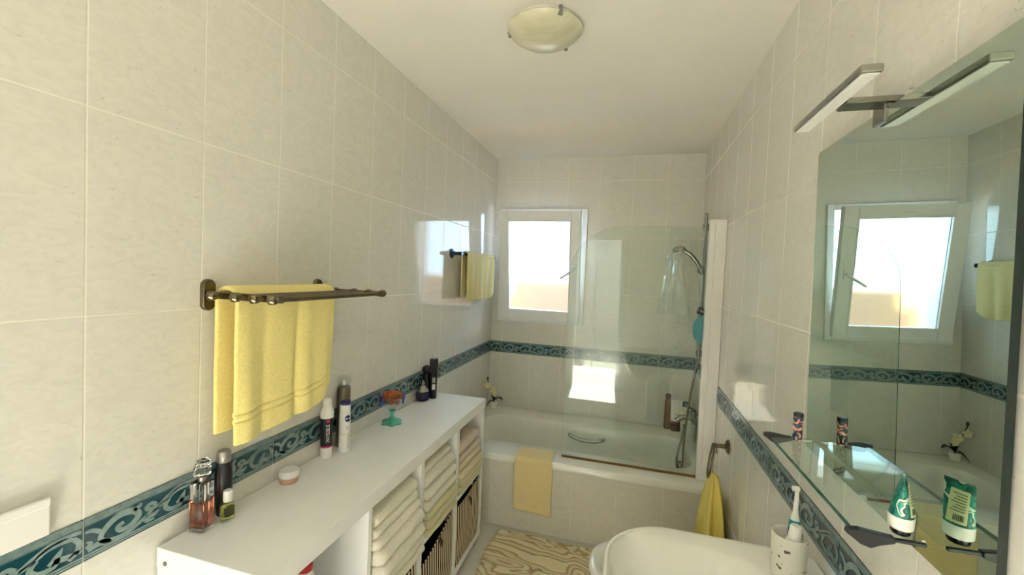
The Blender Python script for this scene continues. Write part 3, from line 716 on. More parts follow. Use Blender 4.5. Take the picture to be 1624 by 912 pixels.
# ------------------------------------------------------------------ white storage cabinet
CX0, CX1, CY0, CY1, CT = XL + 0.004, -0.757, 0.757, 2.262, 0.825
cb = thing('storage_cabinet', ((CX0 + CX1) / 2, (CY0 + CY1) / 2, 0), 'long low white open cabinet along the left wall', 'cabinet')
o_ = tuple(cb.location)
bm = nb(); box(bm, CX0, CX1, CY0, CY1, 0.773, CT); rel(bm, o_); link('top', bm, M['lam'], cb, bevel=0.0025)
bm = nb(); box(bm, CX0 + 0.005, CX1 - 0.004, CY0 + 0.012, CY1 - 0.003, CT + 0.0005, CT + 0.0015); rel(bm, o_)
bm.free()
for y0, y1 in ((CY0 + 0.002, CY0 + 0.032), (CY1 - 0.034, CY1 - 0.002)):
    bm = nb(); box(bm, CX0, CX1 - 0.003, y0, y1, 0.037, 0.7725); rel(bm, o_); link('side_panel', bm, M['lam'], cb, bevel=0.0015)
DIV = [(1.150, 1.170), (1.500, 1.530), (1.862, 1.895)]
for y0, y1 in DIV:
    bm = nb(); box(bm, CX0 + 0.008, CX1 - 0.003, y0, y1, 0.068, 0.7725); rel(bm, o_); link('divider', bm, M['lam'], cb, bevel=0.0015)
COMP = [(CY0 + 0.032, 1.150), (1.170, 1.500), (1.530, 1.862), (1.895, CY1 - 0.034)]
for y0, y1 in COMP:
    bm = nb(); box(bm, CX0 + 0.008, CX1 - 0.006, y0, y1, 0.410, 0.434); rel(bm, o_); link('shelf', bm, M['lam'], cb)
bm = nb(); box(bm, CX0, CX1 - 0.003, CY0 + 0.032, CY1 - 0.034, 0.037, 0.0675); rel(bm, o_); link('bottom_panel', bm, M['lam'], cb)
bm = nb(); box(bm, CX0, CX0 + 0.0075, CY0 + 0.032, CY1 - 0.034, 0.068, 0.7725); rel(bm, o_); link('back_panel', bm, M['lam'], cb)
for x in (CX0 + 0.05, CX1 - 0.035):
    for y in (CY0 + 0.05, CY1 - 0.055):
        bm = nb(); lathe(bm, [(0.020, 0.0), (0.023, 0.003), (0.024, 0.0365)], x, y, 20); rel(bm, o_); link('leg', bm, M['silver'], cb, smooth=True)
bm = nb(); tube(bm, [(CX0 + 0.03, CY0 - 0.0015, 0.79), (CX0 + 0.03, CY0 + 0.001, 0.79)], 0.006, 14); tube(bm, [(CX0 + 0.03, CY0 - 0.0025, 0.79), (CX0 + 0.03, CY0 - 0.001, 0.79)], 0.0028, 8); rel(bm, o_); link('screw_cap', bm, M['screw'], cb)

# folded towels: rounded fold outwards
def folded(y0, y1, z0, h, mat, label, group, seed, xf=-0.775, depth=0.27, layers=1):
    bm = nb(); rnd = random.Random(seed); prof = []
    # profile in x-z: stacked rounded lobes towards the room
    nl = layers; lh = h / nl
    for k in range(nl):
        off = rnd.uniform(-0.006, 0.006)
        for j in range(9):
            a = -PI / 2 + PI * j / 8
            prof.append((xf + off + (lh * 0.60) * (math.cos(a) ** 0.8 - 0.6) , z0 + lh * (k + 0.5) + lh * 0.5 * math.sin(a)))
    back = xf - depth
    prof += [(back, z0 + h), (back, z0)]
    loops = []; ny = 22
    for i in range(ny + 1):
        t = i / ny; y = y0 + (y1 - y0) * t; e = min(t, 1 - t)
        rnd_e = (max(0, 1 - e / 0.06)) ** 2
        L = []
        for (x, z) in prof:
            nz = 0.0012 * mnoise.noise(Vector((t * 3.1, x * 22, seed * 1.7 + z * 10)))
            nx = 0.006 * mnoise.noise(Vector((t * 4, z * 30, seed)))
            zz = z + nz * (z - z0) / h * 1.3
            cz = z0 + h / 2
            L.append((x + nx - 0.012 * rnd_e, y, cz + (zz - cz) * (1 - 0.30 * rnd_e) + (0 if z > z0 + 1e-6 else 0)))
        loops.append(L)
    loft(bm, loops)
    o = link('folded_towel', bm, mat, smooth=True, auto=False); tag(o, label, 'towel', group); return o
def stack(comp, hs, mats, labels, group, seed, x_off):
    z = 0.435; y0, y1 = comp
    for i, (h, m, lb) in enumerate(zip(hs, mats, labels)):
        r_ = random.Random(seed * 31 + i)
        folded(y0 + 0.008 + r_.uniform(0, 0.010), y1 - 0.010 - r_.uniform(0, 0.012) - (0.02 if i == len(hs) - 1 else 0), z, h, m, lb, group, seed * 10 + i, xf=-0.757 + x_off[i])
        z += h + 0.0006
st = 'in the white towel stack of the near towel compartment'
stack(COMP[1], [0.040, 0.042, 0.044, 0.050, 0.036, 0.034, 0.044, 0.030], [M['cream_t'], M['white_t'], M['white_t'], M['white_t'], M['white_t'], M['white_t'], M['cream_t'], M['white_t']],
      ['folded white towel, lowest of the tall white stack', 'folded white towel, second from bottom of the tall white stack', 'folded white towel, third from bottom of the tall white stack',
       'thick folded white towel in the middle of the tall white stack', 'folded white towel just above the thick one in tall white stack', 'folded white towel third from top of the tall white stack',
       'folded white towel second from top of the tall white stack', 'small folded white cloth topping the tall white stack'], 'folded towels in the near towel compartment', 2, [0.022, 0.030, 0.026, 0.016, 0.006, -0.002, -0.012, -0.045])
stack(COMP[2], [0.036, 0.038, 0.034, 0.044, 0.046, 0.054, 0.034], [M['lime_t'], M['lime_t'], M['lime_t'], M['white_t'], M['white_t'], M['white_t'], M['cream_t']],
      ['folded pale lime towel, lowest of the middle stack', 'folded pale lime towel, second in the middle stack', 'topmost pale lime towel, right under the white ones',
       'lowest white towel resting on the lime ones', 'white towel in the middle stack, two below its top', 'thick white towel just under the top of middle stack',
       'cream towel topping the middle stack'], 'folded towels in the middle compartment', 4, [0.012, 0.014, 0.010, 0.010, 0.004, -0.008, -0.030])
stack(COMP[3], [0.034, 0.036, 0.040, 0.042, 0.034, 0.060], [M['lime_t'], M['lime_t'], M['peach_t'], M['peach_t'], M['pink_t'], M['pink_t']],
      ['folded yellow towel, lowest of the farthest stack', 'folded yellow towel, second in the farthest stack', 'lower peach towel of the farthest stack',
       'upper peach towel of the farthest stack', 'thin pink towel under the top of the farthest stack', 'thick pink towel topping the farthest stack'], 'folded towels in the far compartment', 6, [0.004, 0.006, 0.0, -0.004, -0.008, -0.016])

# striped fabric baskets in the lower compartments
def basket(comp, label, dip0, dip1):
    y0, y1 = comp[0] + 0.012, comp[1] - 0.012; cx_, cy_ = -0.915, (y0 + y1) / 2; hw = (y1 - y0) / 2
    root = thing('fabric_basket', (cx_, cy_, 0.069), label, 'basket', 'striped baskets in the cabinet')
    bm = nb(); xf, xb = 0.148, -0.145; H = 0.325
    # front wall with a sagging rim, sides, back, bottom - one shell with thickness
    def ztop(y): t = (y + hw) / (2 * hw); return H - (dip0 * (1 - t) + dip1 * t) - 0.012 * math.sin(PI * t)
    def wall(p0, p1, zt0, n=14):
        def f(u, v):
            x = p0[0] + (p1[0] - p0[0]) * u; y = p0[1] + (p1[1] - p0[1]) * u
            top = ztop(y) if zt0 else H
            return (x + (0.004 * math.sin(PI * v) if zt0 else 0), y, top * v)
        grid(bm, f, n, 6)
    wall((xf, -hw), (xf, hw), True); wall((xb, -hw), (xb, hw), False)
    def sidef(ys):
        def f(u, v):
            x = xb + (xf - xb) * u; return (x, ys, (H * (1 - u) + ztop(ys) * u) * v)
        return f
    grid(bm, sidef(-hw), 6, 6); grid(bm, sidef(hw), 6, 6)
    box(bm, xb, xf, -hw, hw, 0.0, 0.006)
    bmesh.ops.remove_doubles(bm, verts=bm.verts, dist=0.0004)
    link('basket_body', bm, M['stripe'], root, solid=0.005)
    bm = nb(); box(bm, xb + 0.006, xf - 0.006, -hw + 0.006, hw - 0.006, 0.008, 0.02)
    for (a0, a1, b0, b1) in ((xb + .005, xb + .008, -hw + .005, hw - .005), (xb + .008, xf - .006, -hw + .0045, -hw + .007), (xb + .008, xf - .006, hw - .007, hw - .0045)):
        box(bm, a0, a1, b0, b1, 0.02, 0.27)
    grid(bm, lambda u, v: (xf - 0.0045, -hw + 0.006 + (2 * hw - 0.012) * u, 0.02 + (ztop(-hw + 2 * hw * u) - 0.022) * v), 10, 2)
    link('lining', bm, M['lining'], root)
    bm = nb(); tube(bm, smooth_path([(xf + 0.004, -0.004, 0.285), (xf + 0.016, -0.006, 0.270), (xf + 0.018, 0.0, 0.248), (xf + 0.016, 0.006, 0.270), (xf + 0.004, 0.004, 0.285)], 5), 0.0045, 8)
    link('pull_loop', bm, M['bronze'], root, smooth=True)
basket(COMP[1], 'striped fabric basket below the tall white towel stack', 0.06, 0.01)
basket(COMP[2], 'striped fabric basket under the middle towel stack, rim sagging', 0.075, 0.0)
basket(COMP[3], 'striped fabric basket in the farthest compartment near the tub', 0.022, 0.0)

# bottles in the nearest compartment
b = thing('cleaner_bottle', (-0.842, 0.972, 0.435), 'white bottle with red cap inside the nearest compartment', 'bottle')
bm = nb(); lathe(bm, [(0.030, 0), (0.033, 0.004), (0.033, 0.20), (0.022, 0.236), (0.018, 0.250)]); link('bottle_body', bm, M['white_pl'], b, smooth=True)
bm = nb(); lathe(bm, [(0.019, 0.247), (0.020, 0.249), (0.019, 0.264), (0.014, 0.269)]); link('cap', bm, M['red'], b, smooth=True)
b = thing('cleaner_bottle', (-0.900, 0.900, 0.435), 'teal bottle behind the red-capped one in the cabinet', 'bottle')
bm = nb(); lathe(bm, [(0.030, 0), (0.033, 0.004), (0.033, 0.18), (0.020, 0.21), (0.016, 0.218)]); link('bottle_body', bm, M['tealp'], b, smooth=True)
bm = nb(); lathe(bm, [(0.018, 0.216), (0.018, 0.25), (0.014, 0.254)]); link('cap', bm, M['white_pl'], b, smooth=True)

# ------------------------------------------------------------------ toiletries on the cabinet
def cylplace(r, ang, zc, vert=True, cx=0, cy=0, off=0.0006):
    """vertical lettering wrapped round a can: text runs upwards"""
    def f(x, y):
        if vert: a = ang + (-y) / r * -1 * -1; z = zc + x; a = ang - y / r
        else: a = ang + x / r; z = zc + y
        return (cx + (r + off) * math.cos(a), cy + (r + off) * math.sin(a), z)
    return f
AC = lambda x, y: math.atan2(-y, -x)          # angle that faces the camera from (x, y)
# clear square perfume bottle, rose-amber liquid
x, y = -1.068, 0.846
b = thing('perfume_bottle', (x, y, CT), 'clear square perfume bottle half full of rose-amber scent', 'perfume bottle', rz=0.15)
bm = nb(); box(bm, -0.022, 0.022, -0.018, 0.018, 0.0, 0.132)
link('glass_flask', bm, M['glass_real'], b, bevel=0.004)
bm = nb(); box(bm, -0.0180, 0.0180, -0.0140, 0.0140, 0.014, 0.078); link('amber_scent', bm, M['liq_amber'], b, bevel=0.002)
bm = nb(); box(bm, -0.021, 0.021, -0.017, 0.017, 0.001, 0.012); link('thick_base', bm, M['glass_real'], b, bevel=0.003)
bm = nb(); tube(bm, [(0, 0, 0.03), (0, 0, 0.135)], 0.0015, 6); lathe(bm, [(0.009, 0.132), (0.009, 0.146)], n=16); link('spray_neck', bm, M['silver'], b, smooth=True)
bm = nb(); lathe(bm, [(0.016, 0.146), (0.020, 0.149), (0.020, 0.168), (0.016, 0.172), (0.019, 0.176), (0.019, 0.186), (0.012, 0.190)], n=10); link('cut_glass_stopper', bm, M['glass_real'], b, smooth=False)
# black tapered bottle, grey cap
b = thing('lotion_bottle', (-1.080, 0.918, CT), 'tall tapering black bottle with silver-grey cap', 'bottle')
bm = nb(); lathe(bm, [(0.015, 0), (0.0165, 0.003), (0.0225, 0.085), (0.0215, 0.120), (0.017, 0.150), (0.014, 0.154)], n=28); link('bottle_body', bm, M['black'], b, smooth=True)
bm = nb(); lathe(bm, [(0.0165, 0.152), (0.0175, 0.154), (0.0175, 0.180), (0.0145, 0.184)], n=28); link('cap', bm, M['silver'], b, smooth=True)
# small oil bottle
b = thing('oil_bottle', (-1.040, 0.898, CT), 'small oval bottle of yellow-green oil with white cap', 'bottle', rz=1.2)
bm = nb(); lathe(bm, [(0.013, 0), (0.018, 0.006), (0.0195, 0.02), (0.0195, 0.042), (0.017, 0.050), (0.009, 0.054), (0.009, 0.058)], n=28, sy=0.7); link('glass_flask', bm, M['clear'], b, smooth=True)
bm = nb(); lathe(bm, [(0.010, 0.007), (0.0165, 0.010), (0.0178, 0.02), (0.0178, 0.042), (0.012, 0.046)], n=28, sy=0.66); link('green_oil', bm, M['liq_green'], b, smooth=True)
bm = nb(); lathe(bm, [(0.0105, 0.056), (0.0115, 0.058), (0.0115, 0.084), (0.009, 0.087)], n=24); link('cap', bm, M['white_pl'], b, smooth=True)
# cream jar
b = thing('cream_jar', (-1.050, 1.127, CT), 'low rose-coloured cream jar with a white lid', 'jar')
bm = nb(); lathe(bm, [(0.024, 0), (0.028, 0.004), (0.029, 0.014), (0.027, 0.022)]); link('jar_body', bm, M['pinkjar'], b, smooth=True)
bm = nb(); lathe(bm, [(0.0295, 0.021), (0.0305, 0.023), (0.0305, 0.039), (0.0285, 0.042)]); link('lid', bm, M['white_pl'], b, smooth=True)
# mousse can
x, y = -1.068, 1.325; aa = AC(x, y)
b = thing('mousse_can', (x, y, CT), 'black mousse can with white cap and pink ring', 'spray can')
bm = nb(); lathe(bm, [(0.020, 0), (0.0215, 0.003), (0.0215, 0.040)]); link('white_base', bm, M['white_pl'], b, smooth=True)
bm = nb(); lathe(bm, [(0.0217, 0.040), (0.0217, 0.046)]); link('pink_ring', bm, M['magenta'], b, smooth=True)
bm = nb(); lathe(bm, [(0.0215, 0.046), (0.0215, 0.150), (0.020, 0.155)]); link('can_body', bm, M['black'], b, smooth=True)
bm = nb(); lathe(bm, [(0.0235, 0.150), (0.0245, 0.153), (0.0240, 0.172), (0.0185, 0.184), (0.0165, 0.188), (0.0160, 0.214), (0.0120, 0.221)]); link('cap', bm, M['white_pl'], b, smooth=True)
text_mesh('INVISIBLE', 0.0165, cylplace(0.0215, aa + 0.25, 0.094), M['white_pl'], 'lettering', b)
bm = nb(); fd = cylplace(0.0215, aa + 0.25, 0.140, False); bm.faces.new([bm.verts.new(fd(0.006 * math.cos(a), 0.006 * math.sin(a))) for a in [2 * PI * k / 16 for k in range(16)]]); link('pink_emblem', bm, M['magenta'], b)
# tall hair spray, transparent cap
b = thing('hair_spray', (-1.078, 1.432, CT), 'tall grey-brown metallic spray can with transparent cap', 'spray can')
def metal_grad():
    m, nt, p = newmat('printed_can'); setp(p, rough=0.28, metal=0.75)
    noise_col(nt, p, rgb(70, 66, 56), rgb(176, 168, 140), 3, detail=1, lo=0.42, hi=0.58); return m
M['can'] = metal_grad()
bm = nb(); lathe(bm, [(0.024, 0), (0.0255, 0.003), (0.0255, 0.232), (0.022, 0.240), (0.012, 0.245)]); link('can_body', bm, M['can'], b, smooth=True)
bm = nb(); lathe(bm, [(0.006, 0.245), (0.006, 0.262), (0.003, 0.264)], n=12); link('nozzle', bm, M['white_pl'], b, smooth=True)
bm = nb(); lathe(bm, [(0.0262, 0.236), (0.0262, 0.274), (0.022, 0.281), (0.0, 0.282)], cap0=False); link('clear_cap', bm, M['clear'], b, smooth=True)
# white deodorant, navy top
x, y = -1.040, 1.392; aa = AC(x, y)
b = thing('deodorant_can', (x, y, CT), 'white deodorant can with navy top and navy oval logo', 'spray can')
bm = nb(); lathe(bm, [(0.0195, 0), (0.021, 0.003), (0.021, 0.140), (0.0195, 0.150), (0.0200, 0.186)]); link('can_body', bm, M['white_pl'], b, smooth=True)
bm = nb()
loops = []
for r, dz, tl_ in ((0.0200, 0, 0), (0.0202, 0.003, 1), (0.0195, 0.010, 1), (0.010, 0.011, 1)):
    loops.append([(r * math.cos(a), r * math.sin(a), 0.183 + dz + tl_ * 0.003 * math.sin(a)) for a in [2 * PI * k / 28 for k in range(28)]])
loft(bm, loops); link('navy_top', bm, M['navy'], b, smooth=True)
fd = cylplace(0.0210, aa + 0.55, 0.132, False)
bm = nb(); c0 = bm.verts.new(fd(0, 0)); rg = [bm.verts.new(fd(0.0118 * math.cos(a), 0.0135 * math.sin(a))) for a in [2 * PI * k / 24 for k in range(24)]]
for i in range(24): bm.faces.new((c0, rg[i], rg[(i + 1) % 24]))
link('oval_logo', bm, M['navy'], b)
text_mesh('NIVEA', 0.0062, cylplace(0.0210, aa + 0.55, 0.132, False, off=0.0016), M['white_pl'], 'lettering', b)
fl = cylplace(0.0208, aa + 0.6, 0.098, False, off=0.0008)
bm = nb()
for k in range(3):
    bm.faces.new([bm.verts.new(fl(a_, b_)) for a_, b_ in ((-0.006, 0.004 - 0.005 * k), (0.006, 0.004 - 0.005 * k), (0.006, 0.001 - 0.005 * k), (-0.006, 0.001 - 0.005 * k))])
link('small_print', bm, M['ink'], b)
text_mesh('DRY COMFORT', 0.008, cylplace(0.0209, aa + 0.75, 0.042, off=0.0008), M['ink'], 'lettering', b)
bm = nb(); tube(bm, [(0.0212 * math.cos(aa + t), 0.0212 * math.sin(aa + t), 0.082 - 0.010 * math.cos(t * 1.2)) for t in [-1.3 + 2.6 * k / 20 for k in range(21)]], 0.0006, 5); link('pink_line', bm, M['pinkjar'], b)
# glass bowl on a green foot, dried petals
x, y = -1.032, 1.722
b = thing('glass_goblet', (x, y, CT), 'footed glass bowl with cobalt sides and emerald foot', 'bowl')
bm = nb(); lathe(bm, [(0.008, 0.060), (0.026, 0.066), (0.044, 0.085), (0.053, 0.112), (0.056, 0.135), (0.053, 0.135), (0.049, 0.110), (0.040, 0.088), (0.024, 0.071), (0.0, 0.068)], n=40, cap0=True, cap1=False); link('clear_bowl', bm, M['clear'], b, smooth=True)
bm = nb()
loops = []
for r, z, s in ((0.044, 0, 1), (0.046, 0.004, 1), (0.040, 0.012, 1), (0.020, 0.020, .5), (0.009, 0.030, 0), (0.008, 0.045, 0), (0.010, 0.058, 0), (0.016, 0.062, 0)):
    loops.append([(r * (1 + 0.12 * s * math.cos(6 * a)) * math.cos(a), r * (1 + 0.12 * s * math.cos(6 * a)) * math.sin(a), z) for a in [2 * PI * k / 48 for k in range(48)]])
loft(bm, loops); link('emerald_foot', bm, M['glass_green'], b, smooth=True)
for sgn in (-1, 1):
    bm = nb()
    def side(u, v, sgn=sgn):
        a = AC(x, y) + sgn * PI / 2 + (u - 0.5) * 1.2; r = 0.0535 + 0.004 * v
        return (r * math.cos(a), r * math.sin(a), 0.096 + 0.042 * v)
    grid(bm, side, 10, 5); link('cobalt_panel', bm, M['glass_blue'], b, smooth=True, solid=0.003)
pp = thing('dried_petals', (x, y, CT + 0.07), 'orange-brown dried petals filling the footed glass bowl', 'potpourri'); 
bpy.data.objects.remove(pp)
bm = nb()
for k in range(70):
    a = random.uniform(0, 2 * PI); r = 0.040 * math.sqrt(random.random()); zz = random.uniform(0.085, 0.136) if r < 0.030 else random.uniform(0.112, 0.134)
    m_ = Matrix.Rotation(random.uniform(0, 6.3), 3, 'Z') @ Matrix.Rotation(random.uniform(-0.9, 0.9), 3, 'X')
    w_, l_ = random.uniform(0.007, 0.011), random.uniform(0.010, 0.014)
    vs = [[bm.verts.new(m_ @ Vector(((i - 1) * w_, (j - 1) * l_, 0.003 * ((i - 1) ** 2 + (j - 1) ** 2) * random.uniform(0.6, 1.6))) + Vector((r * math.cos(a), r * math.sin(a), zz))) for j in range(3)] for i in range(3)]
    for i in range(2):
        for j in range(2): bm.faces.new((vs[i][j], vs[i + 1][j], vs[i + 1][j + 1], vs[i][j + 1]))
o = link('dried_petals', bm, M['candy'], loc=(x, y, CT), solid=0.0012); tag(o, 'orange-brown dried petals filling the footed glass bowl', 'potpourri'); o['kind'] = 'stuff'
# round blue perfume
b = thing('perfume_bottle', (-1.066, 2.085, CT), 'round dark-blue perfume flask with silver neck', 'perfume bottle')
bm = nb(); lathe(bm, [(0.022, 0), (0.034, 0.008), (0.038, 0.024), (0.037, 0.045), (0.033, 0.054)], n=32); link('blue_flask', bm, M['liq_blue'], b, smooth=True)
bm = nb(); lathe(bm, [(0.034, 0.0535), (0.026, 0.066), (0.013, 0.080), (0.011, 0.084)], n=32); link('glass_shoulder', bm, M['silver'], b, smooth=True)
bm = nb(); lathe(bm, [(0.011, 0.083), (0.012, 0.085), (0.012, 0.108), (0.009, 0.111)], n=24); link('silver_neck', bm, M['chrome'], b, smooth=True)
# dark bottle with ball cap behind it
b = thing('perfume_bottle', (-1.078, 2.150, CT), 'black bottle with ball cap behind the blue flask', 'perfume bottle')
bm = nb(); lathe(bm, [(0.020, 0), (0.023, 0.003), (0.023, 0.118), (0.014, 0.130), (0.012, 0.136)], n=28); link('bottle_body', bm, M['black'], b, smooth=True)
bm = nb(); ico(bm, (0, 0, 0.158), 0.026, 3, sc=(1, 1, 0.95)); link('ball_cap', bm, M['black'], b, smooth=True)
# tall black spray with pale label
x, y = -1.035, 2.150; aa = AC(x, y)
b = thing('body_spray', (x, y, CT), 'tall black body spray with small pale label', 'spray can')
bm = nb(); lathe(bm, [(0.019, 0), (0.021, 0.004), (0.021, 0.140), (0.019, 0.146)], n=28); link('can_body', bm, M['black'], b, smooth=True)
bm = nb(); loft(bm, [rrect(0, 0, 0.020, 0.020, 0.008, 0.146, 5), rrect(0, 0, 0.020, 0.020, 0.008, 0.215, 5), rrect(0, 0, 0.017, 0.017, 0.007, 0.224, 5)]); link('cap', bm, M['black'], b, smooth=True)
for z0, z1, nm in ((0.052, 0.082, 'pale_label'), (0.090, 0.120, 'grey_label')):
    bm = nb(); fd = cylplace(0.0212, aa + 0.1, 0, False, off=0.0005)
    grid(bm, lambda u, v: fd(-0.009 + 0.018 * u, z0 + (z1 - z0) * v), 6, 1); link(nm, bm, M['white_pl'] if nm == 'pale_label' else M['silver'], b)

# ------------------------------------------------------------------ ceiling lamp
cl = thing('ceiling_lamp', (-0.356, 1.585, ZC), 'round satin glass flush ceiling lamp with metal clips', 'ceiling lamp')
bm = nb(); lathe(bm, [(0.125, 0.0), (0.125, -0.018)], n=48); link('base_plate', bm, M['white_pl'], cl, smooth=True)
bm = nb(); lathe(bm, [(0.139, -0.016), (0.141, -0.020), (0.136, -0.026), (0.120, -0.040), (0.095, -0.055), (0.055, -0.066), (0.02, -0.070), (0.001, -0.071)], n=64, cap0=False); link('glass_shade', bm, M['lampglass'], cl, smooth=True)
for k, a in enumerate((math.radians(186), math.radians(62), math.radians(-55))):
    bm = nb(); c, s = math.cos(a), math.sin(a)
    tube(bm, [(0.132 * c, 0.132 * s, -0.002), (0.138 * c, 0.138 * s, -0.020), (0.132 * c, 0.132 * s, -0.034)], [0.006, 0.007, 0.009], 10); link('clip', bm, M['steel'], cl, smooth=True)

# ------------------------------------------------------------------ mirror, its lamp, glass shelf
MX = 0.470
MC = (0.4725, 0.998, 1.505)
mr_ = thing('wall_mirror', MC, 'large frameless rectangular mirror on the right wall', 'mirror')
mr_.rotation_euler = (0, math.radians(-1.0), 0)      # hangs with its top a little off the wall
MHY, MHZ = 0.306, 0.392
bm = nb()
outl = [(q[0], q[1]) for q in rrect(0, 0, MHY, MHZ, 0.012, 0, 6)]
vs0 = [bm.verts.new((0, a, b_)) for a, b_ in outl]; vs1 = [bm.verts.new((0.004, a, b_)) for a, b_ in outl]
bm.faces.new(vs0)
for k in range(len(outl)):
    f = bm.faces.new((vs0[k], vs0[(k + 1) % len(outl)], vs1[(k + 1) % len(outl)], vs1[k])); f.material_index = 1
f = bm.faces.new(vs1); f.material_index = 1
link('silvered_glass', bm, [M['mirror'], M['dkedge']], mr_)
bm = nb(); box(bm, 0.0042, 0.0115, -MHY + 0.001, MHY - 0.001, -MHZ + 0.002, MHZ - 0.001); link('dark_backing', bm, M['dkedge'], mr_)
ml = thing('mirror_lamp', (0.42, 1.01, 1.92), 'slim chrome bar lamp on an arm above the mirror', 'lamp')
o_ = (0.42, 1.01, 1.92)
bm = nb(); box(bm, 0.362, 0.396, 0.862, 1.172, 1.912, 1.926); rel(bm, o_); link('lamp_bar', bm, M['steel'], ml, bevel=0.003)
bm = nb(); box(bm, 0.366, 0.392, 0.868, 1.166, 1.9100, 1.9118); rel(bm, o_); link('diffuser', bm, M['white_pl'], ml)
bm = nb(); box(bm, 0.396, XR - 0.001, 0.992, 1.036, 1.908, 1.920); rel(bm, o_); link('arm', bm, M['chrome'], ml, bevel=0.0015)
bm = nb(); box(bm, 0.4620, 0.4670, 0.998, 1.038, 1.872, 1.912); box(bm, 0.467, XR - 0.002, 0.998, 1.038, 1.900, 1.912); rel(bm, o_); link('clamp', bm, M['chrome'], ml, bevel=0.0015)

SZ = 1.150
gs = thing('glass_shelf', (0.42, 1.03, SZ), 'clear glass shelf with black brackets below the mirror', 'shelf')
o_ = (0.42, 1.03, SZ)
bm = nb(); box(bm, 0.372, MX - 0.002, 0.806, 1.235, SZ - 0.006, SZ); rel(bm, o_); link('glass_plate', bm, M['glass_shelf'], gs)
bm = nb(); box(bm, 0.3705, 0.3725, 0.806, 1.235, SZ - 0.006, SZ); rel(bm, o_); link('green_edge', bm, M['edge_green'], gs)
for y in (0.800, 1.240):
    bm = nb()
    pf = [(0.360, SZ + 0.004), (0.376, SZ + 0.006), (0.424, SZ + 0.001), (0.424, SZ - 0.008), (0.404, SZ - 0.015), (0.392, SZ - 0.022), (0.378, SZ - 0.018), (0.366, SZ - 0.009), (0.358, SZ - 0.004)]
    loft(bm, [[(x_, y - 0.006, z_) for x_, z_ in pf], [(x_, y + 0.006, z_) for x_, z_ in pf]])
    box(bm, 0.420, MX - 0.004, y - 0.003, y + 0.003, SZ - 0.007, SZ - 0.001)
    rel(bm, o_); link('bracket', bm, M['rubber'], gs, bevel=0.0015)
# floral tin on the far end
b = thing('floral_tin', (0.430, 1.222, SZ + 0.001), 'small floral cylinder tin at far end of glass shelf', 'tin')
bm = nb(); lathe(bm, [(0.0105, 0), (0.011, 0.002), (0.011, 0.060)], n=24); link('tin_body', bm, M['floral'], b, smooth=True)
bm = nb(); lathe(bm, [(0.0112, 0.060), (0.0112, 0.067), (0.010, 0.069)], n=24); link('lid', bm, M['black'], b, smooth=True)
# green cream tube standing on its white cap
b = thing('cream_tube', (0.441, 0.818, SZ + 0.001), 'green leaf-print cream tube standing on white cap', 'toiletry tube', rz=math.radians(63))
bm = nb(); lathe(bm, [(0.013, 0.0), (0.0145, 0.002), (0.0150, 0.009)], n=32, sy=0.9); link('black_foot', bm, M['black'], b, smooth=True)  # black disc modelled in place of the dark reflection in the shelf glass
bm = nb(); loops = []
for t in [k / 12 for k in range(13)]:
    z = 0.030 + 0.066 * t
    loops.append([(0.0190 * (1 + 0.10 * t) * math.cos(a), (0.0150 * (1 - t) ** 0.8 + 0.0012) * math.sin(a), z) for a in [2 * PI * k / 32 for k in range(32)]])
loft(bm, loops); link('tube_body', bm, M['floral_g'], b, smooth=True)
bm = nb(); lathe(bm, [(0.0165, 0.009), (0.0185, 0.011), (0.0195, 0.028), (0.0182, 0.0305)], n=32, sy=0.88); link('cap', bm, M['white_pl'], b, smooth=True)
def lab(u, v, e=0.0):
    x_ = -0.0165 + 0.024 * u; return (x_, -(0.0165 * (1 - (0.10 + 0.72 * v)) ** 0.8 * math.sqrt(max(0, 1 - (x_ / 0.0205) ** 2)) + 0.0018 + e), 0.0345 + 0.050 * v)
bm = nb(); grid(bm, lab, 8, 8); link('cream_label', bm, M['label_w'], b, smooth=True)
bm = nb()
for k in range(7): grid(bm, lambda u, v, k=k: lab(0.10 + (0.75 - 0.12 * (k % 3)) * u, 0.36 + 0.085 * k + 0.025 * v, 0.0004), 6, 1)
for k in range(13): grid(bm, lambda u, v, k=k: lab(0.10 + 0.042 * k + 0.020 * u * (1 + k % 2), 0.08 + 0.18 * v, 0.0004), 1, 2)
link('small_print_and_barcode', bm, M['ink'], b)
# ------------------------------------------------------------------ wash basin on pedestal
SKX, SKY = 0.215, 0.93
sk = thing('wash_basin', (SKX, SKY, 0), 'cream-white pedestal wash basin below the mirror', 'basin')
bm = nb(); n = 24
def brim(s, z, dx=0.0, k=1.0):
    """outline of the basin: front corners round, straight against the wall"""
    out = []
    hx, hy = 0.259 * s, 0.318 * s; cx_ = 0.489 - 0.259 + dx
    for q, (sx, sy) in enumerate(((1, 1), (-1, 1), (-1, -1), (1, -1))):
        r = 0.035 * s if sx > 0 else 0.165 * s * k
        for j in range(n):
            a = q * PI / 2 + (j / (n - 1)) * PI / 2
            x_ = cx_ + sx * (hx - r) + r * math.cos(a); y_ = SKY + sy * (hy - r) + r * math.sin(a)
            out.append((x_, y_, z))
    for i, (x_, y_, z_) in enumerate(out):           # the basin narrows a little towards its front
        t = (0.489 - x_) / 0.54
        out[i] = (x_, SKY + (y_ - SKY) * (1 - 0.10 * max(0, t - 0.45) ** 1.2), z_)
    return out
def bowl(hx, hy, r, z, cx_=0.165): return rrect(cx_, SKY, hx, hy, r, z, n)
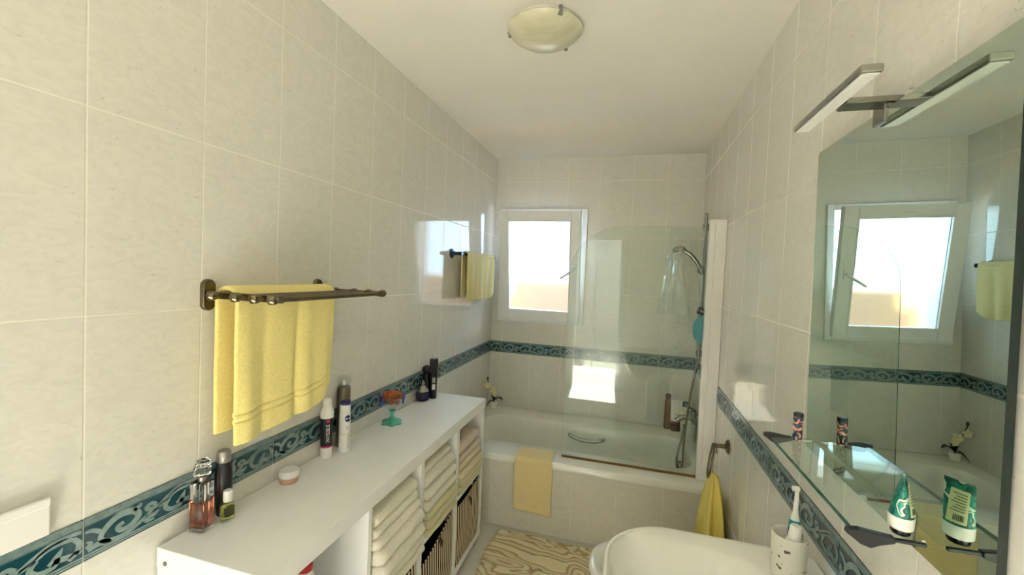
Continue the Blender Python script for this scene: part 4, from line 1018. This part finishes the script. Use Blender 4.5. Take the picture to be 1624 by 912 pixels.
loops = [brim(0.42, 0.62, -0.03), brim(0.60, 0.67, -0.03), brim(0.82, 0.74, -0.012), brim(0.955, 0.80, 0.0), brim(0.992, 0.826), brim(1.0, 0.838), brim(0.995, 0.848), brim(0.975, 0.852), brim(0.95, 0.850),
         bowl(0.192, 0.262, 0.10, 0.846), bowl(0.182, 0.252, 0.10, 0.835), bowl(0.172, 0.240, 0.10, 0.805), bowl(0.155, 0.215, 0.10, 0.765), bowl(0.125, 0.175, 0.09, 0.735), bowl(0.07, 0.10, 0.05, 0.722), bowl(0.022, 0.022, 0.0215, 0.718)]
loft(bm, loops, True, True); rel(bm, (SKX, SKY, 0)); link('basin_bowl', bm, M['ceramic'], sk, smooth=True, auto=False)
bm = nb()
loft(bm, [rrect(0.30, SKY, 0.135, 0.125, 0.10, 0.0, 10), rrect(0.30, SKY, 0.125, 0.115, 0.10, 0.03, 10), rrect(0.305, SKY, 0.095, 0.085, 0.08, 0.30, 10), rrect(0.30, SKY, 0.105, 0.100, 0.09, 0.55, 10), rrect(0.29, SKY, 0.13, 0.13, 0.11, 0.665, 10)])
rel(bm, (SKX, SKY, 0)); link('pedestal', bm, M['ceramic'], sk, smooth=True)
bm = nb(); tube(bm, smooth_path([(0.20, SKY + 0.0, 0.7195), (0.20, SKY, 0.7225)], 2), 0.02, 16); rel(bm, (SKX, SKY, 0)); 
bm.free()
bm = nb(); lathe(bm, [(0.006, 0.7185), (0.019, 0.7188), (0.021, 0.7205), (0.010, 0.7235)], 0.165, SKY, 20); rel(bm, (SKX, SKY, 0)); link('drain', bm, M['chrome'], sk, smooth=True)
tp = thing('basin_tap', (0.425, 0.90, 0.852), 'chrome single-lever tap on the wash basin', 'tap')
bm = nb(); lathe(bm, [(0.025, 0), (0.026, 0.006), (0.021, 0.012), (0.021, 0.055), (0.017, 0.062)], n=24); tube(bm, smooth_path([(0, 0, 0.035), (-0.05, 0, 0.050), (-0.115, 0, 0.040)], 6), [0.014] * 7 + [0.012] * 6, 14); link('tap_body', bm, M['chrome'], tp, smooth=True)
bm = nb(); tube(bm, smooth_path([(0, 0, 0.060), (0.004, 0, 0.075), (-0.03, 0, 0.095), (-0.07, 0, 0.105)], 6), [0.015] * 7 + [0.008] * 12, 12); link('lever', bm, M['chrome'], tp, smooth=True)
# tumbler with toothbrush and toothpaste
CUX, CUY, CUZ = 0.396, 1.130, 0.8515
b = tag(None or thing('tumbler', (CUX, CUY, CUZ), 'x', 'x'), 'speckled white tumbler on far corner of the basin', 'cup')
bm = nb(); lathe(bm, [(0.033, 0), (0.036, 0.004), (0.0375, 0.100), (0.036, 0.103), (0.0335, 0.100), (0.032, 0.008), (0.0, 0.006)], n=40, cap1=False); link('cup_body', bm, M['speckle'], b, smooth=True)
tb = thing('electric_toothbrush', (CUX, CUY, CUZ + 0.008), 'white electric toothbrush leaning in the speckled tumbler', 'toothbrush')
d0, d1 = Vector((0.012, 0.016, 0.001)), Vector((0.020, 0.030, 0.195))
def al_(t): return d0.lerp(d1, t)
bm = nb(); tube(bm, [al_(0), al_(0.05), al_(0.30), al_(0.58), al_(0.64)], [0.010, 0.0125, 0.013, 0.0115, 0.008], 18); link('brush_handle', bm, M['white_pl'], tb, smooth=True)
bm = nb(); tube(bm, [al_(0.50), al_(0.60)], [0.0126, 0.0118], 18); link('teal_grip', bm, M['tealp'], tb, smooth=True)
bm = nb(); tube(bm, [al_(0.40), al_(0.50)], [0.0133, 0.0128], 18); link('navy_grip', bm, M['navy'], tb, smooth=True)
bm = nb(); tube(bm, [al_(0.64), al_(0.70), al_(0.95), al_(1.0)], [0.0085, 0.006, 0.0042, 0.004], 12); link('brush_shaft', bm, M['white_pl'], tb, smooth=True)
bm = nb(); h_ = al_(1.0); tube(bm, [h_ + Vector((0.003, 0, -0.004)), h_ + Vector((-0.010, -0.002, -0.003))], 0.0065, 12); link('bristle_head', bm, M['white_pl'], tb, smooth=True)
tpst = thing('toothpaste_tube', (CUX, CUY, CUZ + 0.008), 'white toothpaste tube, cap up, in the speckled tumbler', 'toothpaste')
e0, e1 = Vector((-0.004, -0.008, 0.002)), Vector((0.006, -0.016, 0.118))
def be_(t): return e0.lerp(e1, t)
bm = nb(); loops = []
for t, rx, ry in ((0, 0.020, 0.0015), (0.3, 0.019, 0.008), (0.62, 0.0175, 0.014), (0.74, 0.0165, 0.0150), (0.80, 0.010, 0.0095)):
    c = be_(t); loops.append([(c.x + rx * math.cos(a), c.y + ry * math.sin(a), c.z) for a in [2 * PI * k / 24 for k in range(24)]])
loft(bm, loops); link('tube_body', bm, M['white_pl'], tpst, smooth=True)
bm = nb(); tube(bm, [be_(0.79), be_(0.80), be_(1.02), be_(1.05)], [0.0120, 0.0135, 0.0125, 0.0100], 20); link('cap', bm, M['white_pl'], tpst, smooth=True)

# ------------------------------------------------------------------ low ceramic bowl between basin and tub
bd_ = thing('bidet', (0.20, 1.70, 0), 'low white ceramic bidet partly hidden behind the basin', 'bidet')
bm = nb()
def egg(hx, hy, z, cx_, flat=0.42):
    out = []
    for k in range(56):
        a = 2 * PI * k / 56; c, s = math.cos(a), math.sin(a)
        x_ = cx_ + hx * (abs(c) ** (0.55 if c > 0 else 1)) * (1 if c > 0 else -1); y_ = 1.70 + hy * (abs(s) ** 0.8) * (1 if s > 0 else -1)
        out.append((x_, y_, z))
    return out
loft(bm, [egg(0.17, 0.11, 0.0, 0.26), egg(0.16, 0.10, 0.05, 0.26), egg(0.17, 0.10, 0.18, 0.26), egg(0.24, 0.15, 0.30, 0.235), egg(0.288, 0.188, 0.375, 0.198), egg(0.296, 0.196, 0.400, 0.192), egg(0.290, 0.190, 0.414, 0.192), egg(0.270, 0.170, 0.416, 0.190),
          egg(0.20, 0.135, 0.405, 0.145), egg(0.185, 0.122, 0.37, 0.145), egg(0.13, 0.08, 0.30, 0.145), egg(0.03, 0.02, 0.285, 0.145)])
rel(bm, (0.20, 1.70, 0)); link('bowl', bm, M['ceramic'], bd_, smooth=True, auto=False)
bm = nb(); lathe(bm, [(0.018, 0), (0.018, 0.05), (0.012, 0.055)], n=18); tube(bm, [(0, 0, 0.035), (-0.06, 0, 0.045)], 0.009, 10)
for v in bm.verts: v.co += Vector((0.21, 0, 0.41))
link('tap', bm, M['chrome'], bd_, smooth=True)

# ------------------------------------------------------------------ towel ring
RGY, RGZ = 2.190, 0.763
tr = thing('towel_ring', (XR, RGY, RGZ), 'bronze towel ring on the right wall next to the tub', 'towel ring')
o_ = (XR, RGY, RGZ)
bm = nb(); tube(bm, [(XR, RGY, RGZ), (XR - 0.006, RGY, RGZ), (XR - 0.012, RGY, RGZ), (XR - 0.018, RGY, RGZ), (XR - 0.060, RGY, RGZ)], [0.034, 0.034, 0.026, 0.011, 0.009], 24); ico(bm, (XR - 0.064, RGY, RGZ), 0.012, 2)
tube(bm, [(XR - 0.055, RGY - 0.008, RGZ - 0.005), (XR - 0.052, RGY - 0.008, RGZ - 0.035)], [0.003, 0.004], 8); rel(bm, o_); link('wall_rose', bm, M['bronze'], tr, smooth=True)
bm = nb(); RR = 0.078
tube(bm, [(XR - 0.066 - 0.010 * (1 - math.cos(a)) + 0.13 * RR * math.sin(a), RGY + RR * math.sin(a) * 0.92, RGZ - RR + RR * math.cos(a)) for a in [2 * PI * k / 48 for k in range(49)]], 0.0048, 10, cap=False); rel(bm, o_); link('ring', bm, M['bronze'], tr, smooth=True)
bm = nb(); loops = []
cx_, cy_ = XR - 0.058, RGY
for i in range(40):
    t = i / 39; z = 0.628 - 0.365 * t
    sp = 0.30 + 0.70 * (1 - (1 - t) ** 2.2); L = []
    if i < 3: sp *= (0.35, 0.75, 0.92)[i]
    for k in range(120):
        a = 2 * PI * k / 120
        rip = 1 + 0.30 * math.sin(5 * a + 0.6) * (0.6 + 0.4 * t) + 0.07 * math.sin(11 * a)
        L.append((cx_ - 0.004 * t + 0.052 * sp * rip * math.cos(a), cy_ - 0.01 * t + 0.125 * sp * rip * math.sin(a), z + 0.018 * math.sin(a * 1 + 1) * t))
    loops.append(L)
loft(bm, loops); o = link('hand_towel', bm, M['yellow_deep'], smooth=True, auto=False); tag(o, 'bright yellow hand towel pulled through the towel ring', 'towel')

# ------------------------------------------------------------------ rug
bm = nb()
def rugf(u, v):
    x_ = -0.690 + 0.74 * u; y_ = 1.74 + 0.645 * v
    x_ += 0.030 * (1 - v) * (1 - u) * 0 + 0.012 * math.sin(7 * v) * (1 if u in (0, 1) else 0.6); y_ += 0.008 * math.sin(9 * u)
    e = min(u, 1 - u, v, 1 - v); zz = 0.006 + 0.014 * min(1, e / 0.025)
    zz += 0.006 * mnoise.noise(Vector((u * 9, v * 7, 3)))
    return (x_, y_, max(0.0015, zz))
grid(bm, rugf, 80, 60); o = link('bath_rug', bm, M['rug'], smooth=True, auto=False); tag(o, 'cream and brown marbled bath rug on the floor', 'rug')

# ------------------------------------------------------------------ pieces that belong to a part
SUB = {'mousse_can': {'lettering': 'can_body', 'pink_emblem': 'can_body'},
       'deodorant_can': {'lettering': 'can_body', 'oval_logo': 'can_body', 'small_print': 'can_body', 'pink_line': 'can_body'},
       'cream_tube': {'small_print_and_barcode': 'cream_label'}, 'shampoo_tube': {'printed_wave': 'tube_body'},
       'body_spray': {'pale_label': 'can_body', 'grey_label': 'can_body'}, 'storage_cabinet': {'screw_cap': 'side_panel'},
       'mirror_lamp': {'diffuser': 'lamp_bar'}, 'glass_shelf': {'green_edge': 'glass_plate'}, 'fabric_basket': {'pull_loop': 'basket_body', 'lining': 'basket_body'},
       'electric_toothbrush': {'bristle_head': 'brush_shaft', 'teal_grip': 'brush_handle', 'navy_grip': 'brush_handle'},
       'wash_basin': {'drain': 'basin_bowl'}, 'bathtub': {'overflow_cap': 'tub_shell', 'grab_handle': 'tub_shell'}}
def stem_of(o): return o.name.rsplit('.', 1)[0] if o.name[-3:].isdigit() and '.' in o.name else o.name
for root in [o for o in COL.objects if o.parent is None and stem_of(o) in SUB]:
    rule = SUB[stem_of(root)]; kids = [o for o in COL.objects if o.parent == root]
    for ch in kids:
        tgt = rule.get(stem_of(ch))
        host = next((k for k in kids if tgt and stem_of(k) == tgt), None)
        if host: ch.parent = host
